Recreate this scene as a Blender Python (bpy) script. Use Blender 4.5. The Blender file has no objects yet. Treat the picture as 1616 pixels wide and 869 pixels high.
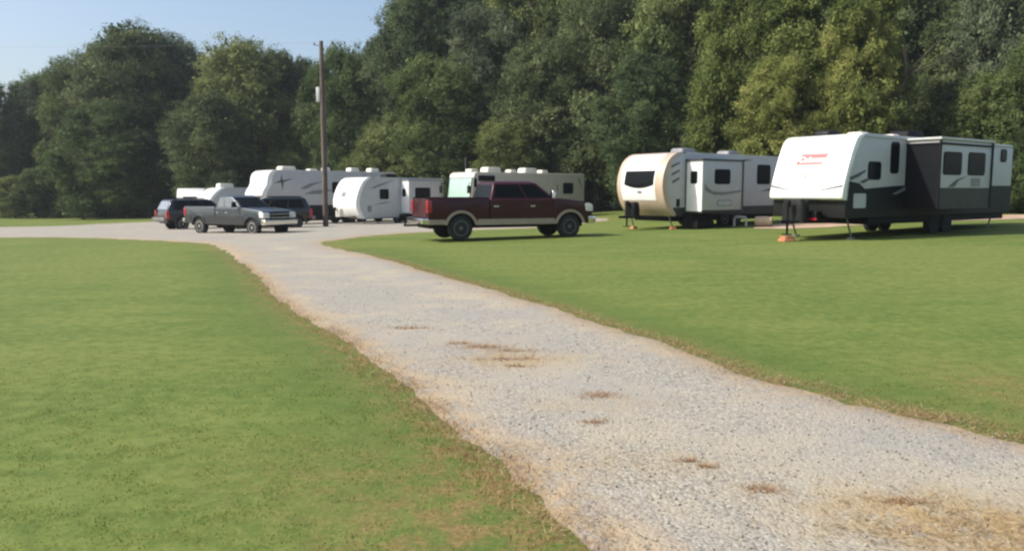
import bpy, bmesh, math, random
import numpy as np
from mathutils import Vector, Matrix, Euler, noise as mnoise

scene = bpy.context.scene
COL = scene.collection
PI = math.pi
rng = np.random.default_rng(11)
random.seed(7)

# ------------------------------------------------------------------ terrain
def ss(a, b, t):
    t = np.clip((t - a) / (b - a), 0, 1)
    return t * t * (3 - 2 * t)
def hgt(x, y):
    x = np.asarray(x, float); y = np.asarray(y, float)
    return (.017 * np.clip(x, -40, 30) * ss(4, 24, y)
            - .016 * np.clip(y - 28, 0, 30) * ss(14, -3, x))
def gz(x, y): return float(hgt(x, y))

# ------------------------------------------------------------------ materials
def new_mat(name):
    m = bpy.data.materials.new(name); m.use_nodes = True
    nt = m.node_tree; b = nt.nodes['Principled BSDF']
    return m, nt, b
def N(nt, t, **kw):
    n = nt.nodes.new(t)
    for k, v in kw.items(): setattr(n, k, v)
    return n
def paint(name, col, rough=.35, metal=0., coat=0., dirt=.12, scale=3., spec=.5, bump=0.):
    m, nt, b = new_mat(name)
    tc = N(nt, 'ShaderNodeTexCoord'); no = N(nt, 'ShaderNodeTexNoise')
    no.inputs['Scale'].default_value = scale; no.inputs['Detail'].default_value = 6
    nt.links.new(tc.outputs['Object'], no.inputs['Vector'])
    r = N(nt, 'ShaderNodeValToRGB')
    r.color_ramp.elements[0].position = .3; r.color_ramp.elements[1].position = .7
    d = tuple(c * (1 - dirt) * f for c, f in zip(col, (1, .985, .95)))
    r.color_ramp.elements[0].color = (*d, 1); r.color_ramp.elements[1].color = (*col, 1)
    nt.links.new(no.outputs['Fac'], r.inputs['Fac']); nt.links.new(r.outputs['Color'], b.inputs['Base Color'])
    b.inputs['Roughness'].default_value = rough; b.inputs['Metallic'].default_value = metal
    b.inputs['Coat Weight'].default_value = coat; b.inputs['Coat Roughness'].default_value = .05
    b.inputs['Specular IOR Level'].default_value = spec
    if bump:
        bp = N(nt, 'ShaderNodeBump'); bp.inputs['Strength'].default_value = bump; bp.inputs['Distance'].default_value = .01
        n2 = N(nt, 'ShaderNodeTexNoise'); n2.inputs['Scale'].default_value = 40
        nt.links.new(tc.outputs['Object'], n2.inputs['Vector'])
        nt.links.new(n2.outputs['Fac'], bp.inputs['Height']); nt.links.new(bp.outputs['Normal'], b.inputs['Normal'])
    return m

MAT = {}
MAT['white_gel'] = paint('white gelcoat', (.82, .82, .80), .28, coat=.3, dirt=.05)
MAT['rv_side'] = paint('pale grey aluminium siding', (.47, .475, .475), .45, dirt=.07)
MAT['rv_cream'] = paint('cream fibreglass', (.52, .485, .415), .4, dirt=.08)
MAT['rv_tan'] = paint('tan fibreglass', (.50, .385, .295), .35, dirt=.08, coat=.2)
MAT['rv_lgrey'] = paint('light grey fibreglass', (.46, .475, .47), .45, dirt=.08)
MAT['charcoal'] = paint('charcoal skirt', (.017, .018, .018), .5, dirt=.25, spec=.15)
MAT['skirt_grey'] = paint('warm grey skirt', (.050, .049, .044), .5, dirt=.2, spec=.2)
MAT['black'] = paint('matt black', (.010, .010, .011), .6, dirt=.3, spec=.15)
MAT['rubber'] = paint('tyre rubber', (.018, .018, .018), .8, dirt=.35, scale=9)
MAT['glass'] = paint('dark tinted glass', (.007, .009, .010), .12, dirt=.1, spec=.07)
MAT['glass_clear'] = paint('window glass with painted pale reflection', (.09, .11, .12), .05, dirt=.1, spec=.8)  # pale base colour stands in for sky mirrored in the glass
MAT['glass_rear'] = paint('rear window with painted sky reflection', (.20, .20, .22), .12, dirt=.1, coat=1., spec=1.)  # sky reflection painted in as a grey base colour under the gloss
MAT['chrome'] = paint('chrome', (.72, .72, .72), .16, metal=1., dirt=.12)
MAT['alloy'] = paint('alloy rim', (.55, .55, .55), .3, metal=.8, dirt=.3, scale=8)
MAT['navy'] = paint('dark navy panel', (.007, .008, .011), .6, dirt=.2, spec=.12)
MAT['rim_dark'] = paint('dull wheel rim', (.16, .16, .16), .4, metal=.6, dirt=.3)
MAT['steel'] = paint('dull steel', (.25, .25, .25), .5, metal=.7, dirt=.3)
MAT['maroon'] = paint('maroon car paint', (.040, .0045, .0072), .3, coat=.12, dirt=.15, spec=.3)
MAT['silver'] = paint('silver grey car paint', (.046, .062, .078), .35, metal=.25, coat=.4, dirt=.1)
MAT['dkgrey'] = paint('dark grey cladding paint', (.020, .023, .027), .4, dirt=.2)
MAT['blackcar'] = paint('black car paint', (.007, .008, .010), .25, coat=.5, dirt=.15)
MAT['pewter'] = paint('pewter two-tone trim', (.34, .275, .215), .42, coat=.2, dirt=.2)
MAT['redlamp'] = paint('red lamp lens', (.36, .010, .026), .2, dirt=.1, coat=.5)
MAT['lamp'] = paint('clear lamp lens', (.70, .70, .66), .12, dirt=.1, coat=.5)
MAT['amber'] = paint('amber lens', (.6, .22, .03), .2)
MAT['mint'] = paint('pale mint sunshade', (.36, .53, .45), .3, dirt=.12, scale=1.4, coat=.4)
MAT['orange'] = paint('orange plastic', (.48, .19, .085), .6, dirt=.3)
MAT['logo_red'] = paint('red decal', (.36, .045, .06), .4, dirt=.05)
MAT['logo_grey'] = paint('grey decal', (.42, .40, .39), .4)
MAT['olive'] = paint('olive decal', (.30, .30, .16), .4)
MAT['decal'] = paint('dark grey decal', (.045, .05, .055), .4)
MAT['decal_mid'] = paint('mid grey decal', (.20, .20, .21), .4)
MAT['vent'] = paint('ivory roof plastic', (.72, .69, .60), .45, dirt=.1)
MAT['wood_pale'] = paint('pale weathered timber', (.52, .42, .29), .8, dirt=.4, scale=14)
MAT['box'] = paint('pale grey enamel', (.70, .70, .66), .45)

def pole_mat():
    m, nt, b = new_mat('weathered pole wood')
    tc = N(nt, 'ShaderNodeTexCoord'); mp = N(nt, 'ShaderNodeMapping'); mp.inputs['Scale'].default_value = (14, 14, .6)
    no = N(nt, 'ShaderNodeTexNoise'); no.inputs['Scale'].default_value = 2.; no.inputs['Detail'].default_value = 8
    r = N(nt, 'ShaderNodeValToRGB')
    r.color_ramp.elements[0].position = .3; r.color_ramp.elements[1].position = .72
    r.color_ramp.elements[0].color = (.055, .042, .034, 1); r.color_ramp.elements[1].color = (.17, .13, .105, 1)
    nt.links.new(tc.outputs['Object'], mp.inputs['Vector']); nt.links.new(mp.outputs['Vector'], no.inputs['Vector'])
    nt.links.new(no.outputs['Fac'], r.inputs['Fac']); nt.links.new(r.outputs['Color'], b.inputs['Base Color'])
    b.inputs['Roughness'].default_value = .9
    bp = N(nt, 'ShaderNodeBump'); bp.inputs['Strength'].default_value = .6; bp.inputs['Distance'].default_value = .02
    nt.links.new(no.outputs['Fac'], bp.inputs['Height']); nt.links.new(bp.outputs['Normal'], b.inputs['Normal'])
    return m
MAT['pole'] = pole_mat()

def ramp(nt, src, stops):
    r = N(nt, 'ShaderNodeValToRGB'); e = r.color_ramp.elements
    while len(e) < len(stops): e.new(.5)
    for q, (p, c) in zip(e, stops): q.position = p; q.color = (*c, 1)
    nt.links.new(src, r.inputs['Fac']); return r.outputs['Color']
def mix(nt, fac, a, b, blend='MIX'):
    m = N(nt, 'ShaderNodeMix', data_type='RGBA', blend_type=blend)
    for sock, v in ((m.inputs['Factor'], fac), (m.inputs['A'], a), (m.inputs['B'], b)):
        if isinstance(v, (int, float)): sock.default_value = v
        elif isinstance(v, tuple): sock.default_value = (*v, 1)
        else: nt.links.new(v, sock)
    return m.outputs['Result']
def noise_tex(nt, vec, scale, detail=5, rough=.55, dist=0.):
    n = N(nt, 'ShaderNodeTexNoise'); n.inputs['Scale'].default_value = scale; n.inputs['Detail'].default_value = detail
    n.inputs['Roughness'].default_value = rough; n.inputs['Distortion'].default_value = dist
    nt.links.new(vec, n.inputs['Vector']); return n.outputs['Fac']
def mapr(nt, src, a, b, c=0., d=1.):
    n = N(nt, 'ShaderNodeMapRange'); n.interpolation_type = 'SMOOTHSTEP'
    for k, v in zip(('From Min', 'From Max', 'To Min', 'To Max'), (a, b, c, d)): n.inputs[k].default_value = v
    nt.links.new(src, n.inputs['Value']); return n.outputs['Result']
def attr(nt, name):
    return N(nt, 'ShaderNodeAttribute', attribute_name=name).outputs['Fac']
def mul(nt, a, b):
    n = N(nt, 'ShaderNodeMath', operation='MULTIPLY')
    for s, v in zip(n.inputs, (a, b)):
        if isinstance(v, (int, float)): s.default_value = v
        else: nt.links.new(v, s)
    return n.outputs[0]

def lawn_mat():
    m, nt, b = new_mat('mown lawn')
    tc = N(nt, 'ShaderNodeTexCoord'); P = tc.outputs['Object']
    mp = N(nt, 'ShaderNodeMapping'); mp.inputs['Scale'].default_value = (.35, 1.5, 1); nt.links.new(P, mp.inputs['Vector'])
    streak = noise_tex(nt, mp.outputs['Vector'], .8, 5, .6, .4)
    clmp = noise_tex(nt, P, 7., 4, .6); big = noise_tex(nt, P, .16, 4, .6, .5)
    mid = noise_tex(nt, P, 1.9, 6, .65)
    fine = noise_tex(nt, P, 26, 4, .75)
    c = ramp(nt, fine, [(.28, (0.0704, 0.1080, 0.0218)), (.5, (0.1118, 0.1522, 0.0336)), (.72, (0.1656, 0.2018, 0.0521))])
    c = mix(nt, mapr(nt, mid, .40, .62, 0, .5), c, (0.0828, 0.1328, 0.0252))
    c = mix(nt, mapr(nt, streak, .42, .68, 0, .6), c, (0.1697, 0.2018, 0.0504))
    c = mix(nt, mapr(nt, big, .40, .60, 0, .6), c, (0.1615, 0.1841, 0.0470))
    c = mix(nt, mapr(nt, clmp, .46, .66, 0, .55), c, (0.0729, 0.1133, 0.0235)); c = mix(nt, mapr(nt, clmp, .52, .32, 0, .5), c, (0.1697, 0.2018, 0.0554))
    scat = noise_tex(nt, mp.outputs['Vector'], 2.6, 5, .7)
    c = mix(nt, mapr(nt, scat, .66, .78, 0, .5), c, (0.3200, 0.3200, 0.0950))
    c = mix(nt, mul(nt, attr(nt, 'lush'), mapr(nt, mid, .3, .6, .45, .9)), c, ramp(nt, fine, [(.3, (0.0497, 0.0929, 0.0202)), (.7, (0.0994, 0.1505, 0.0319))]))
    # thin browned turf near the lane and in the worn corner (vertex mask from the mesh)
    br = noise_tex(nt, P, 5., 6, .75)
    c = mix(nt, mul(nt, attr(nt, 'worn'), mapr(nt, br, .38, .62, .05, .85)), c, ramp(nt, fine, [(.3, (0.1000, 0.0650, 0.0280)), (.7, (0.3300, 0.2150, 0.0950))]))
    nt.links.new(c, b.inputs['Base Color'])
    b.inputs['Roughness'].default_value = .85; b.inputs['Specular IOR Level'].default_value = .15
    bp = N(nt, 'ShaderNodeBump'); bp.inputs['Strength'].default_value = .5; bp.inputs['Distance'].default_value = .02
    nt.links.new(fine, bp.inputs['Height']); nt.links.new(bp.outputs['Normal'], b.inputs['Normal'])
    return m
MAT['lawn'] = lawn_mat()

def gravel_mat():
    m, nt, b = new_mat('crushed limestone gravel')
    tc = N(nt, 'ShaderNodeTexCoord'); P = tc.outputs['Object']
    v = N(nt, 'ShaderNodeTexVoronoi'); v.inputs['Scale'].default_value = 48; v.inputs['Randomness'].default_value = 1
    nt.links.new(P, v.inputs['Vector'])
    sp = N(nt, 'ShaderNodeSeparateColor'); nt.links.new(v.outputs['Color'], sp.inputs['Color'])
    c = ramp(nt, sp.outputs['Red'], [(.0, (.13, .12, .105)), (.08, (.225, .210, .180)), (.45, (.300, .280, .238)), (.85, (.350, .328, .278)), (1., (.43, .405, .35))])
    sand = noise_tex(nt, P, 1.1, 7, .65, .4)
    c = mix(nt, mapr(nt, sand, .44, .66, .0, .7), c, (.40, .345, .250))
    c = mix(nt, mul(nt, attr(nt, 'middle'), mapr(nt, sand, .35, .6, .15, .75)), c, (.385, .340, .255))
    spk = noise_tex(nt, P, 11, 3, .6)
    c = mix(nt, mapr(nt, spk, .66, .74, 0, .35), c, (.18, .165, .14))
    blue = noise_tex(nt, P, .45, 3, .5)
    c = mix(nt, mapr(nt, blue, .42, .62, 0, .5), c, (.285, .272, .252))
    en = noise_tex(nt, P, 4., 6, .75)
    e = mapr(nt, en, .34, .56, .1, 1.)
    c = mix(nt, mul(nt, attr(nt, 'edge'), e), c, ramp(nt, en, [(.3, (.22, .145, .085)), (.55, (.37, .28, .175)), (.8, (.46, .375, .255))]))
    c = mix(nt, mul(nt, attr(nt, 'straw'), e), c, (.36, .265, .14))
    nt.links.new(c, b.inputs['Base Color']); b.inputs['Roughness'].default_value = .9; b.inputs['Specular IOR Level'].default_value = .2
    bp = N(nt, 'ShaderNodeBump'); bp.inputs['Strength'].default_value = .5; bp.inputs['Distance'].default_value = .011; bp.invert = True
    nt.links.new(v.outputs['Distance'], bp.inputs['Height']); nt.links.new(bp.outputs['Normal'], b.inputs['Normal'])
    return m
MAT['gravel'] = gravel_mat()

def dirt_mat():
    m, nt, b = new_mat('sandy bare earth')
    tc = N(nt, 'ShaderNodeTexCoord'); P = tc.outputs['Object']
    a = noise_tex(nt, P, .8, 7, .65)
    c = ramp(nt, a, [(.3, (.30, .19, .12)), (.55, (.48, .34, .24)), (.75, (.58, .46, .34))])
    nt.links.new(c, b.inputs['Base Color']); b.inputs['Roughness'].default_value = .95
    return m
MAT['dirt'] = dirt_mat()

def tint_mat(name, stops, transl=.3, rough=.6, rand=0.):
    """leaf / blade surface: colour picked per leaf by the 'tint' attribute, light also passing through"""
    m, nt, b = new_mat(name)
    f = attr(nt, 'tint')
    c = ramp(nt, f, stops)
    if rand:
        oi = N(nt, 'ShaderNodeObjectInfo'); hs = N(nt, 'ShaderNodeHueSaturation')
        nt.links.new(mapr(nt, oi.outputs['Random'], 0, 1, .5 - rand * .25, .5 + rand * .22), hs.inputs['Hue'])
        nt.links.new(mapr(nt, oi.outputs['Random'], 0, 1, 1.15, .85), hs.inputs['Value'])
        nt.links.new(c, hs.inputs['Color']); c = hs.outputs['Color']
    nt.links.new(c, b.inputs['Base Color']); b.inputs['Roughness'].default_value = rough
    b.inputs['Specular IOR Level'].default_value = .08
    t = N(nt, 'ShaderNodeBsdfTranslucent'); nt.links.new(c, t.inputs['Color'])
    mx = N(nt, 'ShaderNodeMixShader'); mx.inputs[0].default_value = transl
    nt.links.new(b.outputs[0], mx.inputs[1]); nt.links.new(t.outputs[0], mx.inputs[2])
    nt.links.new(mx.outputs[0], nt.nodes['Material Output'].inputs['Surface'])
    return m
MAT['leaf_dark'] = tint_mat('dark oak leaves', [(0, (0.0406, 0.0598, 0.0268)), (.5, (0.0936, 0.1292, 0.0543)), (1, (0.1788, 0.2176, 0.1001))], .28, .7, .08)
MAT['leaf_mid'] = tint_mat('mid green leaves', [(0, (0.0529, 0.0759, 0.0283)), (.5, (0.1211, 0.1615, 0.0556)), (1, (0.2205, 0.2616, 0.1005))], .32, .7, .08)
MAT['leaf_light'] = tint_mat('yellow green leaves', [(0, (0.0662, 0.0861, 0.0247)), (.5, (0.1670, 0.1997, 0.0568)), (1, (0.3140, 0.3372, 0.1126))], .36, .7, .06)
MAT['leaf_grey'] = tint_mat('greyish green leaves', [(0, (0.0506, 0.0690, 0.0412)), (.5, (0.1149, 0.1490, 0.0835)), (1, (0.2205, 0.2579, 0.1548))], .28, .7, .08)
MAT['blade'] = tint_mat('grass blades', [(0, (.105, .150, .034)), (.45, (.190, .235, .056)), (.72, (.285, .300, .092)), (.86, (.44, .36, .15)), (1, (.50, .40, .22))], .5, .6)
MAT['straw'] = tint_mat('dry straw', [(0, (.20, .125, .065)), (.5, (.38, .275, .145)), (1, (.54, .43, .26))], .35, .75)
MAT['clump'] = tint_mat('brown dead grass', [(0, (.24, .135, .07)), (.5, (.40, .245, .13)), (1, (.54, .38, .22))], .45, .8)
MAT['stone'] = tint_mat('loose limestone chips', [(0, (.11, .10, .09)), (.3, (.24, .225, .19)), (.7, (.32, .30, .25)), (1, (.42, .395, .34))], 0., .9)
MAT['bark'] = paint('tree bark', (.065, .053, .042), .95, dirt=.5, scale=6, bump=.6)

# ------------------------------------------------------------------ object helpers
def link(o, parent=None):
    COL.objects.link(o)
    if parent is not None: o.parent = parent
    return o
def tag(o, label=None, cat=None, group=None, kind=None):
    for k, v in (('label', label), ('category', cat), ('group', group), ('kind', kind)):
        if v: o[k] = v
    return o
def root(name, label, cat, loc, rz=0., group=None):
    o = bpy.data.objects.new(name, None); o.empty_display_size = .3
    o.location = loc; o.rotation_euler = (0, 0, rz); link(o)
    return tag(o, label, cat, group)
def done(name, bm, mat, parent=None, bevel=0., seg=2, smooth=35, ang=28):
    bmesh.ops.recalc_face_normals(bm, faces=bm.faces)
    if bevel:
        es = [e for e in bm.edges if len(e.link_faces) == 2 and e.calc_face_angle(0) > math.radians(ang)]
        bmesh.ops.bevel(bm, geom=es, offset=bevel, segments=seg, affect='EDGES', profile=.5, clamp_overlap=True)
    me = bpy.data.meshes.new(name); bm.to_mesh(me); bm.free()
    me.materials.append(MAT[mat] if isinstance(mat, str) else mat)
    if smooth:
        me.shade_smooth(); me.set_sharp_from_angle(angle=math.radians(smooth))
    return link(bpy.data.objects.new(name, me), parent)
def B(): return bmesh.new()
def box(bm, x0, x1, y0, y1, z0, z1):
    v = [bm.verts.new((x, y, z)) for x in (x0, x1) for y in (y0, y1) for z in (z0, z1)]
    for f in ((0, 1, 3, 2), (4, 6, 7, 5), (0, 4, 5, 1), (2, 3, 7, 6), (0, 2, 6, 4), (1, 5, 7, 3)): bm.faces.new([v[i] for i in f])
    return bm
def slab(bm, pts, y0, y1):
    """polygon in (x,z) extruded from y0 to y1"""
    a = [bm.verts.new((x, y0, z)) for x, z in pts]; b = [bm.verts.new((x, y1, z)) for x, z in pts]
    bm.faces.new(a); bm.faces.new(b[::-1]); n = len(pts)
    for i in range(n): bm.faces.new((a[i], a[(i + 1) % n], b[(i + 1) % n], b[i]))
    return bm
def rounded(pts, radii, n=6):
    out = []; k = len(pts)
    for i, p in enumerate(pts):
        r = radii[i] if isinstance(radii, (list, tuple)) else radii
        p = Vector(p); a = Vector(pts[i - 1]) - p; b = Vector(pts[(i + 1) % k]) - p
        if r <= 0: out.append(tuple(p)); continue
        r = min(r, a.length * .49, b.length * .49)
        A = p + a.normalized() * r; C = p + b.normalized() * r
        for j in range(n + 1):
            t = j / n; out.append(tuple(A * (1 - t) ** 2 + p * 2 * t * (1 - t) + C * t * t))
    return out
def rect(x0, x1, z0, z1, r=.06, n=4): return rounded([(x0, z0), (x1, z0), (x1, z1), (x0, z1)], r, n)
def tube(bm, pts, rad, n=8, cap=True):
    pts = [Vector(p) for p in pts]; rads = rad if isinstance(rad, (list, tuple)) else [rad] * len(pts)
    rings = []; up = None
    for i, p in enumerate(pts):
        d = (pts[min(i + 1, len(pts) - 1)] - pts[max(i - 1, 0)]).normalized()
        u = d.cross(Vector((0, 0, 1)) if abs(d.z) < .95 else Vector((1, 0, 0))).normalized() if up is None else (up - d * up.dot(d)).normalized()
        up = u; w = d.cross(u)
        rings.append([bm.verts.new(p + (u * math.cos(2 * PI * k / n) + w * math.sin(2 * PI * k / n)) * rads[i]) for k in range(n)])
    for a, b in zip(rings, rings[1:]):
        for k in range(n): bm.faces.new((a[k], a[(k + 1) % n], b[(k + 1) % n], b[k]))
    if cap: bm.faces.new(rings[0][::-1]); bm.faces.new(rings[-1])
    return bm
def lathe_y(bm, prof, cx, cz, n=28):
    """profile [(r, y)] turned about the y axis through (cx, cz)"""
    rings = [[bm.verts.new((cx + r * math.cos(2 * PI * k / n), y, cz + r * math.sin(2 * PI * k / n))) for k in range(n)] for r, y in prof]
    for a, b in zip(rings, rings[1:]):
        for k in range(n): bm.faces.new((a[k], b[k], b[(k + 1) % n], a[(k + 1) % n]))
    bm.faces.new(rings[0]); bm.faces.new(rings[-1][::-1])
    return bm
def dome(bm, cx, cy, z0, lx, ly, h, r=.12):
    """soft-cornered low roof box"""
    secs = [(1., 0.), (1., .55), (.93, .85), (.8, 1.)]; rings = []
    for s, t in secs:
        rings.append([bm.verts.new((cx + x * s, cy + y * s, z0 + h * t)) for x, y in rounded([(-lx / 2, -ly / 2), (lx / 2, -ly / 2), (lx / 2, ly / 2), (-lx / 2, ly / 2)], r, 3)])
    m = len(rings[0])
    for a, b in zip(rings, rings[1:]):
        for k in range(m): bm.faces.new((a[k], a[(k + 1) % m], b[(k + 1) % m], b[k]))
    bm.faces.new(rings[0][::-1]); bm.faces.new(rings[-1])
    return bm
def quadpanel(bm, c00, c10, c11, c01, poly, off, th=.012):
    """polygon in (s,t) of the bilinear face c00..c01, raised OFF along the face normal"""
    c00, c10, c11, c01 = map(Vector, (c00, c10, c11, c01))
    nrm = (c10 - c00).cross(c01 - c00).normalized()
    P = lambda s, t: c00 * (1 - s) * (1 - t) + c10 * s * (1 - t) + c11 * s * t + c01 * (1 - s) * t
    a = [bm.verts.new(P(s, t) + nrm * (off - th)) for s, t in poly]; b = [bm.verts.new(P(s, t) + nrm * off) for s, t in poly]
    n = len(poly); bm.faces.new(b); bm.faces.new(a[::-1])
    for i in range(n): bm.faces.new((a[i], a[(i + 1) % n], b[(i + 1) % n], b[i]))
    return bm

def wheel(parent, x, y, r, w, rim='alloy', spokes=6, out=1, rimr=.62):
    """tyre with a rim as its sub-part; OUT = +1/-1 is the outward side"""
    bm = B(); h = w / 2
    pr = [(r * rimr, -h), (r * .93, -h), (r * .985, -h * .8), (r, -h * .5), (r, h * .5), (r * .985, h * .8), (r * .93, h), (r * rimr, h)]
    lathe_y(bm, [(a, y + b) for a, b in pr], x, r)
    t = done('wheel', bm, 'rubber', parent)
    bm = B(); o = out * h; rr = r * rimr
    lathe_y(bm, [(rr * .2, y + o * .72), (rr * .96, y + o * .72), (rr, y + o * 1.03), (rr * .90, y + o * 1.05), (rr * .86, y + o * .80), (rr * .25, y + o * .82)] if out > 0 else
            [(rr * .25, y + o * .82), (rr * .86, y + o * .80), (rr * .90, y + o * 1.05), (rr, y + o * 1.03), (rr * .96, y + o * .72), (rr * .2, y + o * .72)], x, r)
    for k in range(spokes):
        a = 2 * PI * k / spokes; c, s = math.cos(a), math.sin(a)
        vs = []
        for q, wd in ((.12, .16), (.9, .11)):
            for sgn in (-1, 1):
                for yy in (o * .8, o * .98):
                    vs.append(bm.verts.new((x + rr * (q * c - sgn * wd * s), y + yy, r + rr * (q * s + sgn * wd * c))))
        for f in ((0, 1, 3, 2), (4, 6, 7, 5), (0, 4, 5, 1), (2, 3, 7, 6), (0, 2, 6, 4), (1, 5, 7, 3)): bm.faces.new([vs[i] for i in f])
    lathe_y(bm, [(rr * .26, y + o * .7), (rr * .24, y + o * 1.04), (rr * .1, y + o * 1.08)], x, r, 12)
    done('rim', bm, rim, t)
    return t

# ------------------------------------------------------------------ pickup trucks and SUVs
def arc(cx, cz, r, a0, a1, n=12):
    return [(cx + r * math.cos(a0 + (a1 - a0) * i / n), cz + r * math.sin(a0 + (a1 - a0) * i / n)) for i in range(n + 1)]
def flare(parent, cx, cz, r0, r1, y, side, mat, zcut):
    a = math.asin((zcut - cz) / r1)
    bm = B(); slab(bm, arc(cx, cz, r1, a, PI - a, 16) + arc(cx, cz, r0, PI - a, a, 16), y * side, (y + .045) * side)
    done('fender_flare', bm, mat, parent, .008, 1)

def truck(name, label, cat, x, y, yaw, p, z=None, group=None):
    g = dict(wb=3.96, rear=-3.1, front=2.85, hw=.98, belt=1.36, roof=1.95, hood=1.38, nose=1.24, bot=.56, wr=.41, cabr=-.95, ws0=1.22, ws1=.45,
             paint='maroon', low='pewter', lowtop=.70, flare='pewter', bumper='chrome', rim='alloy', bed=True, bedtop=1.38, rearwin=-.78, split=.30,
             glass='glass', bfront='glass', grille='chrome')
    g.update(p); G = type('G', (), g)
    rt = root(name, label, cat, (x, y, gz(x, y) if z is None else z), yaw, group)
    h = G.wb / 2; ar = G.wr + .10; cz = G.wr; hw = G.hw
    aang = math.asin((G.bot - cz) / ar)
    def arch(cx): return arc(cx, cz, ar, PI - aang, aang, 14)
    x0 = G.cabr if G.bed else G.rear
    bottom = [(x0, G.bot)] + ([] if G.bed else arch(-h)) + arch(h) + [(G.front - .02, G.bot + .06)]
    top = [(G.front, G.nose - .12), (G.front - .10, G.nose), (G.ws0 + .1, G.hood), (G.ws0 - .02, G.belt)]
    top += [(x0, G.belt)] if G.bed else [(x0 + .06, G.belt), (x0, G.belt - .2)]
    done('body', slab(B(), bottom + top, -hw, hw), G.paint, rt, .035, 3)
    bm = B(); box(bm, G.rear + .12, G.front - .25, -hw + .30, hw - .30, .40, G.bot + .18)
    box(bm, -h - .35, -h + .35, -hw + .06, hw - .06, cz + .1, G.bot + .42); box(bm, h - .35, h + .35, -hw + .06, hw - .06, cz + .1, G.bot + .42)
    done('chassis', bm, 'black', rt)
    # greenhouse
    hb, ht = hw - .045, hw - .20
    lo = dict(xr=x0 + .02 if G.bed else x0 + .05, xf=G.ws0); hi = dict(xr=G.rearwin, xf=G.ws1)
    bm = B(); a = [bm.verts.new(v) for v in ((lo['xr'], -hb, G.belt - .02), (lo['xf'], -hb, G.belt - .02), (lo['xf'], hb, G.belt - .02), (lo['xr'], hb, G.belt - .02))]
    zt = G.roof - .07; b = [bm.verts.new(v) for v in ((hi['xr'], -ht, zt), (hi['xf'], -ht, zt), (hi['xf'], ht, zt), (hi['xr'], ht, zt))]
    c = [bm.verts.new(v) for v in ((hi['xr'] + .14, -ht + .16, G.roof), (hi['xf'] - .2, -ht + .16, G.roof), (hi['xf'] - .2, ht - .16, G.roof), (hi['xr'] + .14, ht - .16, G.roof))]
    for q, w in ((a, b), (b, c)):
        for i in range(4): bm.faces.new((q[i], q[(i + 1) % 4], w[(i + 1) % 4], w[i]))
    bm.faces.new(a[::-1]); bm.faces.new(c)
    done('cab', bm, G.paint, rt, .035, 3)
    z0 = G.belt - .02
    ws = B(); quadpanel(ws, (lo['xf'], -hb, z0), (lo['xf'], hb, z0), (hi['xf'], ht, zt), (hi['xf'], -ht, zt), rect(.06, .94, .07, .95, .05), .012)
    done('windshield', ws, G.bfront, rt)
    bw = B(); quadpanel(bw, (lo['xr'], hb, z0), (lo['xr'], -hb, z0), (hi['xr'], -ht, zt), (hi['xr'], ht, zt), rect(.08, .92, .12, .90, .05), .012)
    done('rear_window', bw, 'glass_rear' if not G.bed else 'glass', rt)
    # doors, both sides
    doors = [(G.cabr + .04, G.split - .01), (G.split + .01, G.ws0 - .03)] if G.cabr < G.split - .3 else [(G.split + .01, G.ws0 - .03)]
    if not G.bed: doors = [(-h + ar + .02, G.split - .01), (G.split + .01, G.ws0 - .03)]
    Lx = lo['xf'] - lo['xr']; Hx = hi['xf'] - hi['xr']
    for s in (-1, 1):
        segs = list(doors)
        for d0, d1 in segs:
            bm = B(); slab(bm, rounded([(d0, G.bot + .06), (d1, G.bot + .06), (d1, G.belt - .05), (d0, G.belt - .05)], .05, 3), s * (hw - .02), s * (hw + .012))
            d = done('door', bm, G.paint, rt, .008, 1)
            bm = B(); box(bm, d0 + .07, d0 + .25, s * (hw + .012), s * (hw + .05), G.belt - .27, G.belt - .22); done('handle', bm, G.paint if not G.bed else 'chrome', d, .01, 1)
        wins = segs if G.bed else [(G.rear + .35, -h + ar - .02)] + segs
        for d0, d1 in wins:
            u0, u1 = (d0 + .04 - lo['xr']) / Lx, (d1 - .03 - lo['xr']) / Lx
            last = d1 > G.ws0 - .2
            pts = [(max(u0, .05), .10), (min(u1, .955), .10), (.93 if last else min(u1, .95), .90), (max(u0, .05), .90)]
            if last: pts[1] = (.945, .10); pts[2] = (.90, .90)
            pts = rounded(pts, .03, 3)
            bm = B()
            if s < 0: quadpanel(bm, (lo['xr'], -hb, z0), (lo['xf'], -hb, z0), (hi['xf'], -ht, zt), (hi['xr'], -ht, zt), pts, .010)
            else: quadpanel(bm, (lo['xf'], hb, z0), (lo['xr'], hb, z0), (hi['xr'], ht, zt), (hi['xf'], ht, zt), [(1 - u, v) for u, v in pts], .010)
            done('window', bm, G.glass, rt)
        # lower two-tone band between the arches
        bm = B(); e = -h + ar + .02; f = h - ar - .02
        slab(bm, [(e, G.bot - .015), (f, G.bot - .015), (f - .05, G.lowtop), (e + .05, G.lowtop)], s * (hw - .02), s * (hw + .018))
        done('lower_trim', bm, G.low, rt, .006, 1); bm = B()
        slab(bm, [(G.rear + .02, G.bot + .02), (-h - ar - .02, G.bot + .02), (-h - ar - .05, G.lowtop), (G.rear + .02, G.lowtop)], s * (hw - .02), s * (hw + .018))
        done('lower_trim', bm, G.low, rt, .006, 1)
        for cx in (-h, h):
            flare(rt, cx, cz, ar - .015, ar + .075, hw - .01, s, G.flare, G.bot + .01)
        bm = B(); dome(bm, 0, 0, 0, .12, .22, .26, .04)
        bmesh.ops.translate(bm, verts=bm.verts, vec=(G.ws0 - .22, s * (hw + .17), G.belt + .02)); box(bm, G.ws0 - .25, G.ws0 - .19, s * (hw - .03), s * (hw + .1), G.belt + .04, G.belt + .09)
        done('mirror', bm, 'chrome' if G.bed and G.paint == 'maroon' else 'black', rt, .01, 1)
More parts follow.
